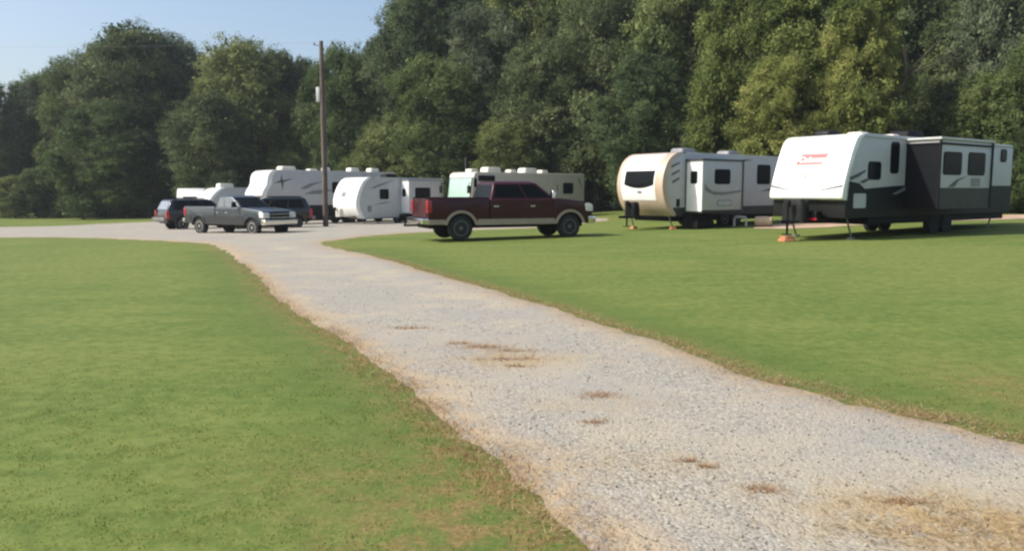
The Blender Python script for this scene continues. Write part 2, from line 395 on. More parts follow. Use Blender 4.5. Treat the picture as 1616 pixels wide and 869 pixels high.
        bm = B(); slab(bm, rounded([(G.front - .26, G.nose - .30), (G.front + .015, G.nose - .32), (G.front + .01, G.nose - .10), (G.front - .12, G.nose - .03), (G.front - .30, G.nose - .05)], .03, 3), s * (hw - .36), s * (hw + .012))
        done('headlight', bm, 'lamp', rt, .012, 2)
        bm = B(); zt0, zt1 = (G.bedtop - .46, G.bedtop - .06) if G.bed else (G.belt - .52, G.belt - .02)
        slab(bm, rect(G.rear - .025, G.rear + .13, zt0, zt1, .03), s * (hw - .17), s * (hw + .014)); done('taillight', bm, 'redlamp', rt, .012, 2)
        for cx in (-h, h): wheel(rt, cx, s * (hw - .15), G.wr, .26, G.rim, 6, s)
    # front end
    bm = B(); box(bm, G.front - .05, G.front + .03, -hw + .38, hw - .38, G.nose - .52, G.nose - .06)
    gr = done('grille', bm, 'black', rt, .02, 2)
    bm = B()
    for k in range(3): box(bm, G.front + .02, G.front + .05, -hw + .40, hw - .40, G.nose - .47 + k * .15, G.nose - .43 + k * .15)
    done('grille_bar', bm, G.grille, gr, .01, 1)
    bm = B(); slab(bm, rounded([(G.front - .15, .50), (G.front + .12, .50), (G.front + .14, .74), (G.front - .15, .76)], .04, 3), -hw - .005, hw + .005)
    done('front_bumper', bm, G.bumper, rt, .05, 3)
    bm = B(); slab(bm, rounded([(G.rear - .19, .56), (G.rear + .12, .54), (G.rear + .12, .74), (G.rear - .19, .74)], .03, 3), -hw + .02, hw - .02)
    done('rear_bumper', bm, G.bumper, rt, .04, 3)
    if G.bed:
        bt = G.bedtop
        for s in (-1, 1):
            bm = B(); slab(bm, [(G.rear, G.bot + .04)] + arch(-h) + [(G.cabr - .03, G.bot), (G.cabr - .03, bt), (G.rear, bt)], s * (hw - .13), s * (hw - .005))
            done('bed_side', bm, G.paint, rt, .03, 3)
            bm = B(); box(bm, G.rear + .02, G.cabr - .05, s * (hw - .12), s * (hw - .03), bt, bt + .03); done('bed_rail', bm, 'black', rt, .01, 1)
        bm = B(); box(bm, G.rear + .08, G.cabr - .03, -hw + .12, hw - .12, .72, .78); box(bm, G.cabr - .10, G.cabr - .03, -hw + .13, hw - .13, .78, bt - .02); done('bed_floor', bm, 'black', rt)
        bm = B(); slab(bm, rect(G.rear - .005, G.rear + .065, .76, bt - .005, .02), -hw + .18, hw - .18); tg = done('tailgate', bm, G.paint, rt, .012, 2)
        bm = B(); lathe = []
        a = [(.13 * math.cos(t), .055 * math.sin(t)) for t in np.linspace(0, 2 * PI, 24, endpoint=False)]
        quadpanel(bm, (G.rear - .005, .5, 1.0), (G.rear - .005, -.5, 1.0), (G.rear - .005, -.5, 1.4), (G.rear - .005, .5, 1.4), [(.5 + u, .30 + v * 2.5) for u, v in a], .012)
        done('emblem', bm, 'chrome', tg)
        bm = B(); box(bm, G.rear + .02, G.rear + .04, -.12, .12, bt - .13, bt - .07); bm.free()
        if p.get('hitch'):
            bm = B(); box(bm, G.rear - .55, G.rear - .02, -.035, .035, .46, .53); tube(bm, [(G.rear - .5, 0, .53), (G.rear - .5, 0, .62)], .03, 10)
            bmesh.ops.create_uvsphere(bm, u_segments=12, v_segments=8, radius=.035, matrix=Matrix.Translation((G.rear - .5, 0, .64)))
            done('tow_hitch', bm, 'black', rt, .006, 1)
    else:
        bm = B()
        for s in (-1, 1): box(bm, hi['xr'] + .2, hi['xf'] - .3, s * (ht - .2) - .02, s * (ht - .2) + .02, G.roof + .02, G.roof + .06)
        done('roof_rack', bm, 'black', rt, .01, 1)
    return rt

truck('pickup_truck', 'maroon crew cab pickup with tan fender flares parked on the grass', 'pickup truck', -.2, 27.71, math.radians(22.5), dict(hitch=True, ws1=.78, ws0=1.46, split=.40, bot=.52, rim='rim_dark'), z=.0)
truck('pickup_truck', 'silver grey pickup with dark lower sides facing the gravel lane', 'pickup truck', -12.89, 37.93, math.radians(-31),
      dict(wb=3.64, rear=-2.85, front=2.62, hw=.96, belt=1.28, roof=1.83, hood=1.28, nose=1.14, bot=.50, wr=.38, cabr=-.62, ws0=1.12, ws1=.38, split=.02,
           paint='silver', low='dkgrey', lowtop=.90, flare='dkgrey', bedtop=1.30, rearwin=-.50, glass='glass_clear'), z=-.43)
SUV = dict(wb=2.95, rear=-2.35, front=2.45, hw=.95, belt=1.16, roof=1.80, hood=1.16, nose=1.02, bot=.46, wr=.37, cabr=-2.3, ws0=1.0, ws1=.30, rearwin=-2.02, split=-.02,
           paint='blackcar', low='black', lowtop=.62, flare='blackcar', bumper='steel', bed=False)
truck('sport_utility_vehicle', 'black SUV with rear window coloured as pale sky reflection parked behind the silver pickup', 'SUV', -18.5, 47.6, math.radians(43), SUV, z=-.66)
truck('sport_utility_vehicle', 'black SUV parked close beneath the nose of the tall fifth wheel trailer', 'SUV', -13.9, 45.4, math.radians(202), dict(SUV, rim='rim_dark'), z=-.55)

# ------------------------------------------------------------------ trailers
def nose_fn(pts):
    zs = [p[1] for p in pts]; xs = [p[0] for p in pts]
    o = np.argsort(zs); zs = np.array(zs)[o]; xs = np.array(xs)[o]
    return lambda z: float(np.interp(z, zs, xs))
def smooth_pts(pts, n=6):
    """Catmull-Rom through the points"""
    P = [Vector(p) for p in pts]; P = [P[0] * 2 - P[1]] + P + [P[-1] * 2 - P[-2]]; out = []
    for i in range(1, len(P) - 2):
        for j in range(n):
            t = j / n; a, b, c, d = P[i - 1:i + 3]
            out.append(tuple(.5 * ((2 * b) + (c - a) * t + (2 * a - 5 * b + 4 * c - d) * t * t + (3 * b - a - 3 * c + d) * t ** 3)))
    out.append(tuple(P[-2])); return out
def nose_patch(bm, nf, y0, y1, lo, hi, off, th=.02, ny=16, nz=10):
    """sheet with thickness wrapped on the nose between heights lo(y) and hi(y)"""
    lo = lo if callable(lo) else (lambda y, v=lo: v); hi = hi if callable(hi) else (lambda y, v=hi: v)
    A, Bk = [], []
    for i in range(ny + 1):
        y = y0 + (y1 - y0) * i / ny; ra, rb = [], []
        for j in range(nz + 1):
            z = lo(y) + (hi(y) - lo(y)) * j / nz
            ra.append(bm.verts.new((nf(z) + off, y, z))); rb.append(bm.verts.new((nf(z) + off - th, y, z)))
        A.append(ra); Bk.append(rb)
    for i in range(ny):
        for j in range(nz):
            bm.faces.new((A[i][j], A[i + 1][j], A[i + 1][j + 1], A[i][j + 1])); bm.faces.new((Bk[i][j], Bk[i][j + 1], Bk[i + 1][j + 1], Bk[i + 1][j]))
        bm.faces.new((A[i][0], Bk[i][0], Bk[i + 1][0], A[i + 1][0])); bm.faces.new((A[i][nz], A[i + 1][nz], Bk[i + 1][nz], Bk[i][nz]))
    for j in range(nz):
        bm.faces.new((A[0][j], A[0][j + 1], Bk[0][j + 1], Bk[0][j])); bm.faces.new((A[ny][j], Bk[ny][j], Bk[ny][j + 1], A[ny][j + 1]))
    return bm
def side_panel(name, rt, pts, y, mat, th=.012, bevel=0.):
    return done(name, slab(B(), pts, y - .01, y + th), mat, rt, bevel, 1)
def rv_window(rt, x0, x1, z0, z1, y, parent=None, trim=.035, r=.09):
    bm = B(); slab(bm, rect(x0 - trim, x1 + trim, z0 - trim, z1 + trim, r + trim), y - .01, y + .014)
    w = done('window', bm, 'black', parent or rt, .004, 1)
    side_panel('pane', w, rect(x0, x1, z0, z1, r), y + .012, 'glass')
    return w
def rv_wheels(rt, xs, hy, r=.36, rim='alloy'):
    for x in xs:
        for s in (-1, 1): wheel(rt, x, s * (hy - .17), r, .22, rim, 5, s)
def rv_ac(rt, x, z, mat='vent', l=.95, w=.75, h=.30, y=0., name='air_conditioner'):
    bm = B(); dome(bm, x, y, z - .01, l, w, h, .12); return done(name, bm, mat, rt)
def rv_vent(rt, x, z, mat='vent', l=.45, h=.16, y=.2):
    bm = B(); dome(bm, x, y, z - .01, l, l, h, .06); return done('roof_vent', bm, mat, rt)
def tongue(rt, reach=1.15, z=.50, back=-1.0, jackz=0.12):
    bm = B()
    for s in (-1, 1): tube(bm, [(back, s * .85, z), (reach - .12, s * .06, z)], .05, 6)
    box(bm, reach - .25, reach + .05, -.07, .07, z - .04, z + .06)
    done('hitch_frame', bm, 'black', rt)
    bm = B(); tube(bm, [(reach - .35, 0, jackz), (reach - .35, 0, z + .45)], .035, 8); box(bm, reach - .45, reach - .25, -.11, .11, jackz - .02, jackz + .01)
    dome(bm, reach - .35, 0, z + .44, .16, .14, .20, .05); done('tongue_jack', bm, 'black', rt)
def propane(rt, x, z, mat='black', w=.70, h=.62):
    bm = B(); dome(bm, x, 0, z, .38, w, h, .15); return done('propane_cover', bm, mat, rt)
def stab(rt, x, y, z0, lean=.3):
    bm = B(); tube(bm, [(x, y, z0), (x - lean, y, .05)], .03, 6); box(bm, x - lean - .1, x - lean + .1, y - .09, y + .09, .0, .045); done('stabilizer_jack', bm, 'steel', rt)
def swoosh(pts_top, pts_bot): return pts_top + pts_bot[::-1]

W = 2.44; HW = W / 2
# ---- big white and charcoal trailer with the red badge
R = root('travel_trailer', 'big travel trailer with white front cap, charcoal lower half and red badge', 'trailer', (8.81, 24.13, .19), math.radians(216.2))
capf = smooth_pts([(-.16, 1.16), (0, 1.24), (-.05, 1.55), (-.20, 2.0), (-.42, 2.55), (-.62, 2.92), (-.80, 3.07), (-1.05, 3.13)], 5)
LR = 11.1
body = [(-LR, .66), (-.42, .66), (-.24, .78), (-.22, 1.16)] + [(x - .06, z) for x, z in capf[3:]] + [(-LR, 3.10)]
done('body', slab(B(), rounded(body, [0] * (len(body) - 1) + [.12], 4), -HW, HW), 'rv_side', R, .02, 2)
nfR = nose_fn(capf)
cap = capf + [(-1.18, 3.13), (-.92, 2.95), (-.62, 2.45), (-.42, 2.0), (-.27, 1.5), (-.24, 1.16)]
done('front_cap', slab(B(), cap, -HW - .02, HW + .02), 'white_gel', R, .05, 3, ang=50)
sk = [(-.24, .64), (-.20, .80), (-.20, 1.155), (-.30, 1.165), (-.36, 1.72), (-.9, 1.66), (-1.2, 1.50), (-3.3, 1.60), (-LR - .012, 1.62), (-LR - .012, .64)]
done('skirt', slab(B(), sk, -HW - .014, HW + .014), 'charcoal', R, .01, 1)
bm = B(); box(bm, -LR + .3, -1.6, -1.1, 1.12, .42, .66); done('underbody_shade', bm, 'black', R)  # black box added below the floor to darken the shade under the trailer
for p_ in ([(-.38, 1.84), (-.75, 1.93), (-1.20, 2.06), (-1.18, 2.00), (-.8, 1.84), (-.40, 1.74)], [(-.9, 1.70), (-1.25, 1.80), (-1.5, 1.80), (-1.1, 1.66)]):
    side_panel('decal', R, p_, HW + .004, 'decal')
side_panel('decal', R, [(-2.72, 1.33), (-3.55, 1.585), (-3.55, 1.47), (-3.0, 1.33)], HW + .016, 'decal_mid')
side_panel('decal', R, [(-1.6, 1.52), (-2.9, 1.585), (-3.2, 1.56), (-2.4, 1.50)], HW + .016, 'black')
rv_window(R, -2.02, -1.36, 1.80, 2.28, HW)
rv_window(R, -3.04, -2.60, 2.00, 2.90, HW)
side_panel('hatch', R, rect(-1.26, -.60, .93, 1.36, .05), HW + .016, 'rv_lgrey', .012, .004)
# slide-out
SY = HW + 1.04
bm = B(); box(bm, -6.95, -3.50, HW - .3, SY, .92, 2.98); so = done('slide_out', bm, 'rv_side', R, .012, 2)
bm = B(); box(bm, -3.51, -3.488, HW, SY + .004, .90, 2.86); done('end_wall', bm, 'navy', so)
bm = B(); box(bm, -6.962, -3.514, HW, SY + .010, .88, 1.53); done('skirt', bm, 'skirt_grey', so, .006, 1)
bm = B(); box(bm, -7.02, -6.90, HW + .02, SY + .03, .90, 3.0); box(bm, -3.545, -3.47, SY - .03, SY + .03, .90, 3.0); box(bm, -7.03, -3.46, HW, SY + .035, 2.84, 2.90); done('trim', bm, 'black', so, .006, 1)
bm = B(); box(bm, -7.04, -3.42, HW, SY + .06, 2.985, 3.06); done('topper', bm, 'rv_lgrey', so, .02, 2)
rv_window(R, -4.86, -3.74, 1.96, 2.60, SY, so); rv_window(R, -6.46, -5.34, 1.96, 2.62, SY, so)
side_panel('decal', so, [(-4.1, 1.56), (-4.6, 1.78), (-5.3, 1.90), (-4.7, 1.74), (-4.5, 1.56)], SY + .004, 'decal')
side_panel('decal', so, rect(-6.2, -5.6, 1.58, 1.84, .03), SY + .004, 'decal_mid')
rv_window(R, -10.55, -10.12, 2.50, 2.90, HW)
bm = B(); box(bm, -LR + .05, -1.1, HW, HW + .03, 3.02, 3.07); done('gutter', bm, 'rv_lgrey', R, .006, 1)
rv_wheels(R, (-6.5, -5.65), HW, .36, 'black'); rv_ac(R, -5.7, 3.12, 'black', 1.05, .8, .34); rv_vent(R, -2.1, 3.12, 'vent', .5, .13, .4); rv_vent(R, -4.2, 3.11, 'vent', .42, .16, .3); rv_ac(R, -1.7, 3.12, 'charcoal', .7, .6, .2, -.4, 'roof_cover'); rv_vent(R, -3.2, 3.1, 'vent', .36, .1, -.2)
tongue(R, 1.15, .52, -1.0, .16); propane(R, .42, .50, 'charcoal', .78, .70)
for s in (-1, 1):
    bm = B(); box(bm, -.12, .20, s * .38 - .18 + .0, s * .38 + .18, .54, .84); done('battery_box', bm, 'black', R, .02, 2)
for s in (-1, 1): stab(R, -.75, s * .95, .64, .30); stab(R, -LR + .8, s * .95, .64, -.3)
bm = B(); box(bm, .2, .26, .35, .60, .58, .64); done('marker_lamp', bm, 'redlamp', R)
# badge: red slanted panel with white lettering, grey outline
def slant_patch(bm, nf, y0, y1, z0, z1, sl, off, th=.008, n=12):
    A, C = [], []
    for j in range(n + 1):
        z = z0 + (z1 - z0) * j / n; d = sl * (z - z0)
        A.append([bm.verts.new((nf(z) + off, y0 + d, z)), bm.verts.new((nf(z) + off, y1 + d, z))]); C.append([bm.verts.new((nf(z) + off - th, y0 + d, z)), bm.verts.new((nf(z) + off - th, y1 + d, z))])
    for j in range(n):
        bm.faces.new((A[j][0], A[j][1], A[j + 1][1], A[j + 1][0])); bm.faces.new((C[j][0], C[j + 1][0], C[j + 1][1], C[j][1]))
        bm.faces.new((A[j][0], A[j + 1][0], C[j + 1][0], C[j][0])); bm.faces.new((A[j][1], C[j][1], C[j + 1][1], A[j + 1][1]))
    bm.faces.new((A[0][0], C[0][0], C[0][1], A[0][1])); bm.faces.new((A[n][0], A[n][1], C[n][1], C[n][0]))
    return bm
bd = done('badge', slant_patch(B(), nfR, -.56, .38, 2.21, 2.57, .5, .022), 'logo_grey', R)
done('badge_panel', slant_patch(B(), nfR, -.515, .35, 2.24, 2.545, .5, .026), 'logo_red', bd)
def lettering(body_, parent, nf, yc, z0, size, shear, off, mat):
    cu = bpy.data.curves.new('lettering', 'FONT'); cu.body = body_; cu.size = size; cu.shear = shear; cu.offset = .006; cu.align_x = 'CENTER'
    to = bpy.data.objects.new('lettering_source', cu); COL.objects.link(to)
    dg = bpy.context.evaluated_depsgraph_get(); me = bpy.data.meshes.new_from_object(to.evaluated_get(dg))
    bpy.data.objects.remove(to)
    for v in me.vertices:
        ty, tz = v.co.x, v.co.y; z = z0 + tz; v.co = (nf(z) + off, yc + ty, z)
    me.materials.clear(); me.materials.append(MAT[mat]); me.name = 'lettering'
    o = bpy.data.objects.new('lettering', me); return link(o, parent)
lettering('Coleman', bd, nfR, -.01, 2.30, .235, .3, .030, 'white_gel')
bm = B(); nose_patch(bm, nfR, -.15, -.05, lambda y: 1.84 + 3 * (y + .10) ** 2 * 4, lambda y: 1.96 - 3 * (y + .10) ** 2 * 4, .022, .01, 8, 4); done('lantern_decal', bm, 'olive', R)
for s in (-1, 1):
    bm = B(); nose_patch(bm, nfR, min(s * .45, s * 1.2), max(s * .45, s * 1.2), lambda y: 1.44 + .16 * (abs(y) - .45), lambda y: 1.455 + .22 * (abs(y) - .45), .021, .008, 10, 2); done('decal', bm, 'decal', R)

# ---- tan and white round-nosed trailer
T2 = root('travel_trailer', 'round nosed travel trailer with tan cap, curved front window and extended slide', 'trailer', (5.05, 32.17, .10), math.radians(217.7))
nz = smooth_pts([(-.72, .52), (-.42, .80), (-.20, 1.15), (-.08, 1.6), (-.10, 2.05), (-.26, 2.5), (-.50, 2.80), (-.85, 3.0), (-1.15, 3.05)], 5); LB = 8.0
nfB = nose_fn(nz)
body = [(-LB, .52)] + [(x - .05, z) for x, z in nz] + [(-LB, 3.03)]
done('body', slab(B(), rounded(body, [.1] + [0] * (len(body) - 2) + [.15], 4), -HW, HW), 'rv_lgrey', T2, .02, 2)
inner = [(x - .30 if z > .6 else x - .2, z) for x, z in nz]; inner[-1] = (-1.35, 3.02); inner[0] = (-.95, .53)
done('front_cap', slab(B(), nz + inner[::-1], -HW - .02, HW + .02), 'rv_tan', T2, .10, 4, ang=50)
bm = B(); nose_patch(bm, nfB, -.99, .84, lambda y: 1.14, lambda y: 3.03, .014, .02, 16, 24); done('front_panel', bm, 'white_gel', T2)
bm = B(); nose_patch(bm, nfB, -.80, .78, lambda y: 1.63 + .14 * (y / .8) ** 2, lambda y: 2.32, .03, .03, 20, 12); done('front_window', bm, 'glass', T2)
bm = B(); nose_patch(bm, nfB, -.10, .12, 1.42, 1.52, .02, .01, 6, 3); done('emblem', bm, 'decal_mid', T2)
sk = [(-LB - .012, .50), (-.75, .50), (-.62, .62), (-.75, .86), (-LB - .012, .88)]
done('skirt', slab(B(), sk, -HW - .012, HW + .012), 'skirt_grey', T2, .01, 1)
side_panel('hatch', T2, rect(-1.12, -.92, .89, 1.2, .03), HW + .004, 'black')
for k in range(3): side_panel('decal', T2, [(-.58 - k * .04, 2.5 - k * .3), (-1.05, 2.66 - k * .3), (-1.08, 2.60 - k * .3), (-.58 - k * .04, 2.42 - k * .3)], HW + .004, 'decal')
SB = HW + .85
bm = B(); box(bm, -4.02, -1.46, HW - .3, SB, .66, 2.74); so = done('slide_out', bm, 'rv_lgrey', T2, .012, 2)
bm = B(); box(bm, -1.462, -1.448, HW + .06, SB - .02, .72, 2.62); ew = done('end_wall', bm, 'white_gel', so)
bm = B(); slab(bm, rect(HW + .26, HW + .60, 1.80, 2.30, .08), 1.44, 1.452)
for v in bm.verts: v.co = (-v.co.y, v.co.x, v.co.z)
done('window', bm, 'glass', so)
bm = B(); box(bm, -4.06, -1.42, HW, SB + .03, 2.70, 2.78); box(bm, -4.06, -3.96, HW, SB + .025, .64, 2.70); box(bm, -1.50, -1.43, HW + .005, HW + .06, .64, 2.70); done('trim', bm, 'decal', so, .006, 1)
bm = B(); box(bm, -3.95, -1.455, HW, SB + .008, .645, .76); done('skirt', bm, 'skirt_grey', so)
rv_window(T2, -3.15, -2.22, 1.82, 2.35, SB, so)
side_panel('decal', so, swoosh([(-1.6, 1.80), (-1.75, 1.66), (-2.1, 1.50), (-2.8, 1.46), (-3.9, 1.55)], [(-1.6, 1.55), (-1.85, 1.45), (-2.2, 1.36), (-2.8, 1.36), (-3.9, 1.48)]), SB + .004, 'decal_mid')
side_panel('hatch', so, rect(-3.3, -2.4, .92, 1.15, .03), SB + .004, 'decal_mid'); side_panel('hatch', so, rect(-3.26, -2.44, .95, 1.12, .03), SB + .010, 'rv_lgrey')
rv_window(T2, -7.1, -6.2, 1.84, 2.62, HW)
for q in ([(-4.25, 2.65), (-5.2, 2.85), (-5.8, 2.84), (-5.1, 2.76)], [(-4.25, 2.15), (-4.5, 2.26), (-4.8, 1.95), (-4.55, 2.0)], [(-6.4, 1.50), (-7.4, 1.66), (-7.9, 1.62), (-7.2, 1.54)]): side_panel('decal', T2, q, HW + .004, 'decal')
bm = B(); box(bm, -7.6, -1.0, -1.1, 1.08, .30, .52); done('underbody_shade', bm, 'black', T2)  # low black box stands in for the deep shade beneath this trailer
rv_wheels(T2, (-4.9, -4.1), HW, .34, 'rim_dark'); rv_ac(T2, -2.7, 3.04, 'decal_mid', .9, .7, .26); rv_ac(T2, -5.7, 3.03, 'decal_mid', .8, .7, .25)
tongue(T2, .95, .48, -1.0, .12); propane(T2, .30, .46, 'black', .60, .62); stab(T2, -.6, -.95, .52, .2); stab(T2, -.8, .95, .52, .25)
bm = B()
for k in range(2): box(bm, -2.4, -1.35, HW - .05 + k * .28, HW + .42 + k * .30, .06, .60 - k * .26)
done('entry_step', bm, 'black', T2, .01, 1)

# ---- tall fifth wheel
F5 = root('fifth_wheel_trailer', 'tall white fifth wheel trailer with dark star decal and raised nose', 'trailer', (-17.04, 52.76, -.72), math.radians(223.3))
LF = 10.5
nf_pts = smooth_pts([(-.25, 1.92), (0, 2.02), (-.06, 2.3), (-.34, 2.75), (-.42, 3.2), (-.58, 3.5), (-.85, 3.66), (-1.2, 3.70)], 5)
body = [(-LF, .78), (-3.05, .78), (-2.92, .95), (-2.86, 1.5), (-2.6, 1.80), (-2.2, 1.90)] + [(x - .05, z) for x, z in nf_pts] + [(-LF, 3.66)]
done('body', slab(B(), rounded(body, [0] * (len(body) - 1) + [.15], 4), -HW, HW), 'rv_side', F5, .03, 2)
inner = [(x - .34, z) for x, z in nf_pts]; inner[-1] = (-1.32, 3.67)
done('front_cap', slab(B(), nf_pts + inner[::-1], -HW - .02, HW + .02), 'white_gel', F5, .06, 3, ang=50)
done('skirt', slab(B(), [(-LF - .01, .30), (-3.1, .30), (-2.88, .50), (-2.84, 1.36), (-LF - .01, 1.36)], -HW - .012, HW + .012), 'charcoal', F5, .01, 1)
done('overhang_band', slab(B(), [(-.2, 1.90), (-2.2, 1.88), (-2.6, 1.78), (-2.84, 1.5), (-2.84, 1.9), (-2.5, 1.98), (-.9, 1.97), (-.3, 1.95)], -HW - .012, HW + .012), 'charcoal', F5)
def star(cx, cz, r, lean=1.): return [(cx, cz + r), (cx - .05, cz + .08), (cx - r * 1.9, cz + .24), (cx - .12, cz - .03), (cx - .03, cz - r * 1.3), (cx + .04, cz - .06), (cx + r * 1.2, cz - .12), (cx + .1, cz + .07)]
side_panel('star_decal', F5, star(-1.42, 2.93, .48), HW + .004, 'decal')
for q in ([(-2.7, 2.45), (-3.4, 2.80), (-4.6, 3.0), (-3.7, 2.70), (-3.2, 2.45)], [(-3.0, 2.10), (-3.6, 2.32), (-4.5, 2.42), (-5.3, 2.38), (-4.6, 2.22), (-4.2, 2.10)]): side_panel('decal', F5, q, HW + .004, 'decal_mid')
bm = B()
for s in (-1, 1): tube(bm, [(-3.3, s * .9, .8), (-3.3, s * .9, .06)], .06, 8); box(bm, -3.42, -3.18, s * .9 - .12, s * .9 + .12, .0, .06)
done('landing_leg', bm, 'black', F5)
bm = B(); slab(bm, [(-1.2, 1.9), (-2.1, 1.9), (-1.8, 1.35), (-1.4, 1.35)], -.25, .25); done('pin_box', bm, 'black', F5, .03, 2)
rv_wheels(F5, (-7.6, -6.7), HW, .38, 'rim_dark'); rv_window(F5, -6.2, -5.2, 2.2, 2.9, HW)
rv_ac(F5, -2.4, 3.68, 'vent', 1.1, .8, .30); rv_vent(F5, -4.2, 3.67, 'vent', .6, .16); rv_ac(F5, -5.3, 3.67, 'vent', .5, .5, .30, .2, 'roof_cover'); rv_ac(F5, -7.6, 3.67, 'vent', .75, .7, .30); rv_ac(F5, -9.3, 3.67, 'vent', .75, .7, .30, 0, 'roof_cover')

# ---- small white trailer beside it
S4 = root('travel_trailer', 'small white travel trailer with round front between the fifth wheel and motorhome', 'trailer', (-10.69, 50.77, -.52), math.radians(226.8))
LS = 7.4
ns = smooth_pts([(-.55, .38), (-.30, .60), (-.06, 1.15), (-.10, 1.7), (-.34, 2.3), (-.66, 2.75), (-1.0, 2.95), (-1.25, 2.99)], 5); nfS = nose_fn(ns)
body = [(-LS, .45)] + [(x - .05, z) for x, z in ns] + [(-LS, 2.96)]
done('body', slab(B(), rounded(body, [.1] + [0] * (len(body) - 2) + [.12], 4), -HW, HW), 'rv_lgrey', S4, .02, 2)
inner = [(x - .28, z) for x, z in ns]; inner[-1] = (-1.4, 2.96)
done('front_cap', slab(B(), ns + inner[::-1], -HW - .02, HW + .02), 'white_gel', S4, .08, 3, ang=50)
bm = B(); nose_patch(bm, nfS, -.42, .05, 1.75, lambda y: 2.06, .012, .01, 8, 4); done('front_decal', bm, 'decal_mid', S4)
rv_window(S4, -2.62, -1.95, 1.62, 2.20, HW)
SS_ = HW + .83
bm = B(); box(bm, -6.5, -3.66, HW - .3, SS_, .66, 2.80); so = done('slide_out', bm, 'rv_lgrey', S4, .012, 2)
bm = B(); box(bm, -3.662, -3.648, HW + .06, SS_ - .02, .72, 2.70); done('end_wall', bm, 'white_gel', so)
bm = B(); slab(bm, rect(HW + .16, HW + .52, 1.75, 2.25, .08), 3.636, 3.652)
for v in bm.verts: v.co = (-v.co.y, v.co.x, v.co.z)
done('window', bm, 'glass', so)
bm = B(); box(bm, -6.54, -3.62, HW, SS_ + .03, 2.79, 2.85); box(bm, -6.54, -6.46, HW, SS_ + .025, .64, 2.79); done('trim', bm, 'decal_mid', so, .006, 1)
rv_window(S4, -5.45, -4.2, 1.70, 2.30, SS_, so)
bm = B(); box(bm, -4.3, -3.5, HW, HW + .6, .12, .30); box(bm, -4.3, -3.5, HW - .1, HW + .35, .30, .58); done('entry_step', bm, 'black', S4, .01, 1)
side_panel('decal', S4, [(-1.2, 2.30), (-1.9, 2.55), (-3.0, 2.80), (-2.2, 2.50), (-1.5, 2.27)], HW + .004, 'decal_mid'); side_panel('decal', S4, [(-1.3, 1.20), (-2.2, 1.40), (-3.0, 1.42), (-2.2, 1.30)], HW + .004, 'decal_mid')
side_panel('hatch', S4, rect(-1.25, -.95, .80, 1.2, .04), HW + .004, 'decal_mid')
rv_wheels(S4, (-3.5,), HW, .34); rv_ac(S4, -3.6, 2.97, 'black', .9, .7, .28); tongue(S4, 1.0, .46, -.8, .1); propane(S4, .35, .46, 'vent', .6, .55); stab(S4, -.7, .95, .46, .2)

# ---- motorhome behind the maroon truck
MH = root('motorhome', 'cream motorhome with pale mint windshield shade parked behind the maroon pickup', 'motorhome', (-3.38, 50.4, -.40), math.radians(222.5))
LM = 10.4
mf = [(-.06, .55), (0, .75), (0, 1.35), (-.10, 2.0), (-.22, 2.75), (-.32, 3.05), (-.55, 3.18)]; nfM = nose_fn(mf)
body = [(-LM, .50)] + mf + [(-LM, 3.18)]
done('body', slab(B(), rounded(body, [.1] + [0] * (len(body) - 2) + [.12], 4), -HW, HW), 'rv_cream', MH, .05, 3)
bm = B(); nose_patch(bm, nfM, -1.14, 1.14, .62, 3.04, .012, .02, 6, 16); done('front_panel', bm, 'white_gel', MH)
bm = B(); nose_patch(bm, nfM, -1.18, 1.18, 1.40, 2.84, .018, .02, 12, 10); done('windshield_frame', bm, 'black', MH)
bm = B(); nose_patch(bm, nfM, -1.08, 1.08, 1.46, 2.78, .026, .02, 12, 10); ws = done('windshield', bm, 'mint', MH)
bm = B(); box(bm, -.02, .02, -.02, .02, 1.46, 2.78)
for v in bm.verts: v.co.x += nfM(v.co.z) + .02
done('divider', bm, 'rv_lgrey', ws)
bm = B(); nose_patch(bm, nfM, -1.16, 1.16, 2.78, 2.86, .03, .03, 6, 2); done('visor', bm, 'decal_mid', MH)
for s in (-1, 1):
    bm = B(); box(bm, -.03, .03, s * .85 - .2, s * .85 + .2, .85, 1.08); done('headlight', bm, 'lamp', MH, .02, 2)
    bm = B(); tube(bm, [(0, s * 1.2, 2.5), (.3, s * 1.4, 2.45), (.3, s * 1.4, 2.3)], .025, 6); box(bm, .25, .34, s * 1.4 - .13, s * 1.4 + .13, 1.85, 2.32); done('mirror', bm, 'black', MH, .01, 1)
bm = B(); box(bm, -.12, .10, -1.2, 1.2, .45, .72); done('front_bumper', bm, 'rv_lgrey', MH, .05, 2)
rv_window(MH, -1.40, -.50, 1.50, 2.15, HW); rv_window(MH, -.48, -.30, 2.25, 2.75, HW, None, .03, .05); side_panel('awning_housing', MH, rect(-1.95, -.62, 2.62, 2.96, .05), HW + .002, 'black', .06)
rv_window(MH, -9.2, -8.25, 1.83, 2.52, HW); rv_window(MH, -4.6, -3.4, 1.8, 2.5, HW)
for q in ([(-9.7, 2.9), (-9.85, 2.5), (-10.15, 2.15), (-9.98, 2.5), (-9.82, 2.9)], [(-7.7, 2.4), (-7.75, 2.0), (-7.62, 2.0), (-7.58, 2.4)]): side_panel('decal', MH, q, HW + .004, 'decal_mid')
side_panel('decal', MH, [(-1.6, 1.2), (-10.3, 1.2), (-10.3, 1.05), (-1.6, 1.0)], HW + .004, 'rv_tan')
rv_wheels(MH, (-1.9, -7.2), HW, .45)
rv_vent(MH, -.95, 3.19, 'vent', .6, .20); rv_ac(MH, -2.7, 3.18, 'vent', 1.2, .8, .36); rv_ac(MH, -4.3, 3.18, 'vent', .6, .6, .22, .2, 'roof_cover'); rv_ac(MH, -6.0, 3.18, 'vent', 1.2, .8, .36); rv_vent(MH, -7.2, 3.18, 'vent', .6, .24)
bm = B(); tube(bm, [(-1.0, -.5, 3.18), (-1.0, -.5, 4.1)], .02, 6); done('antenna', bm, 'steel', MH)

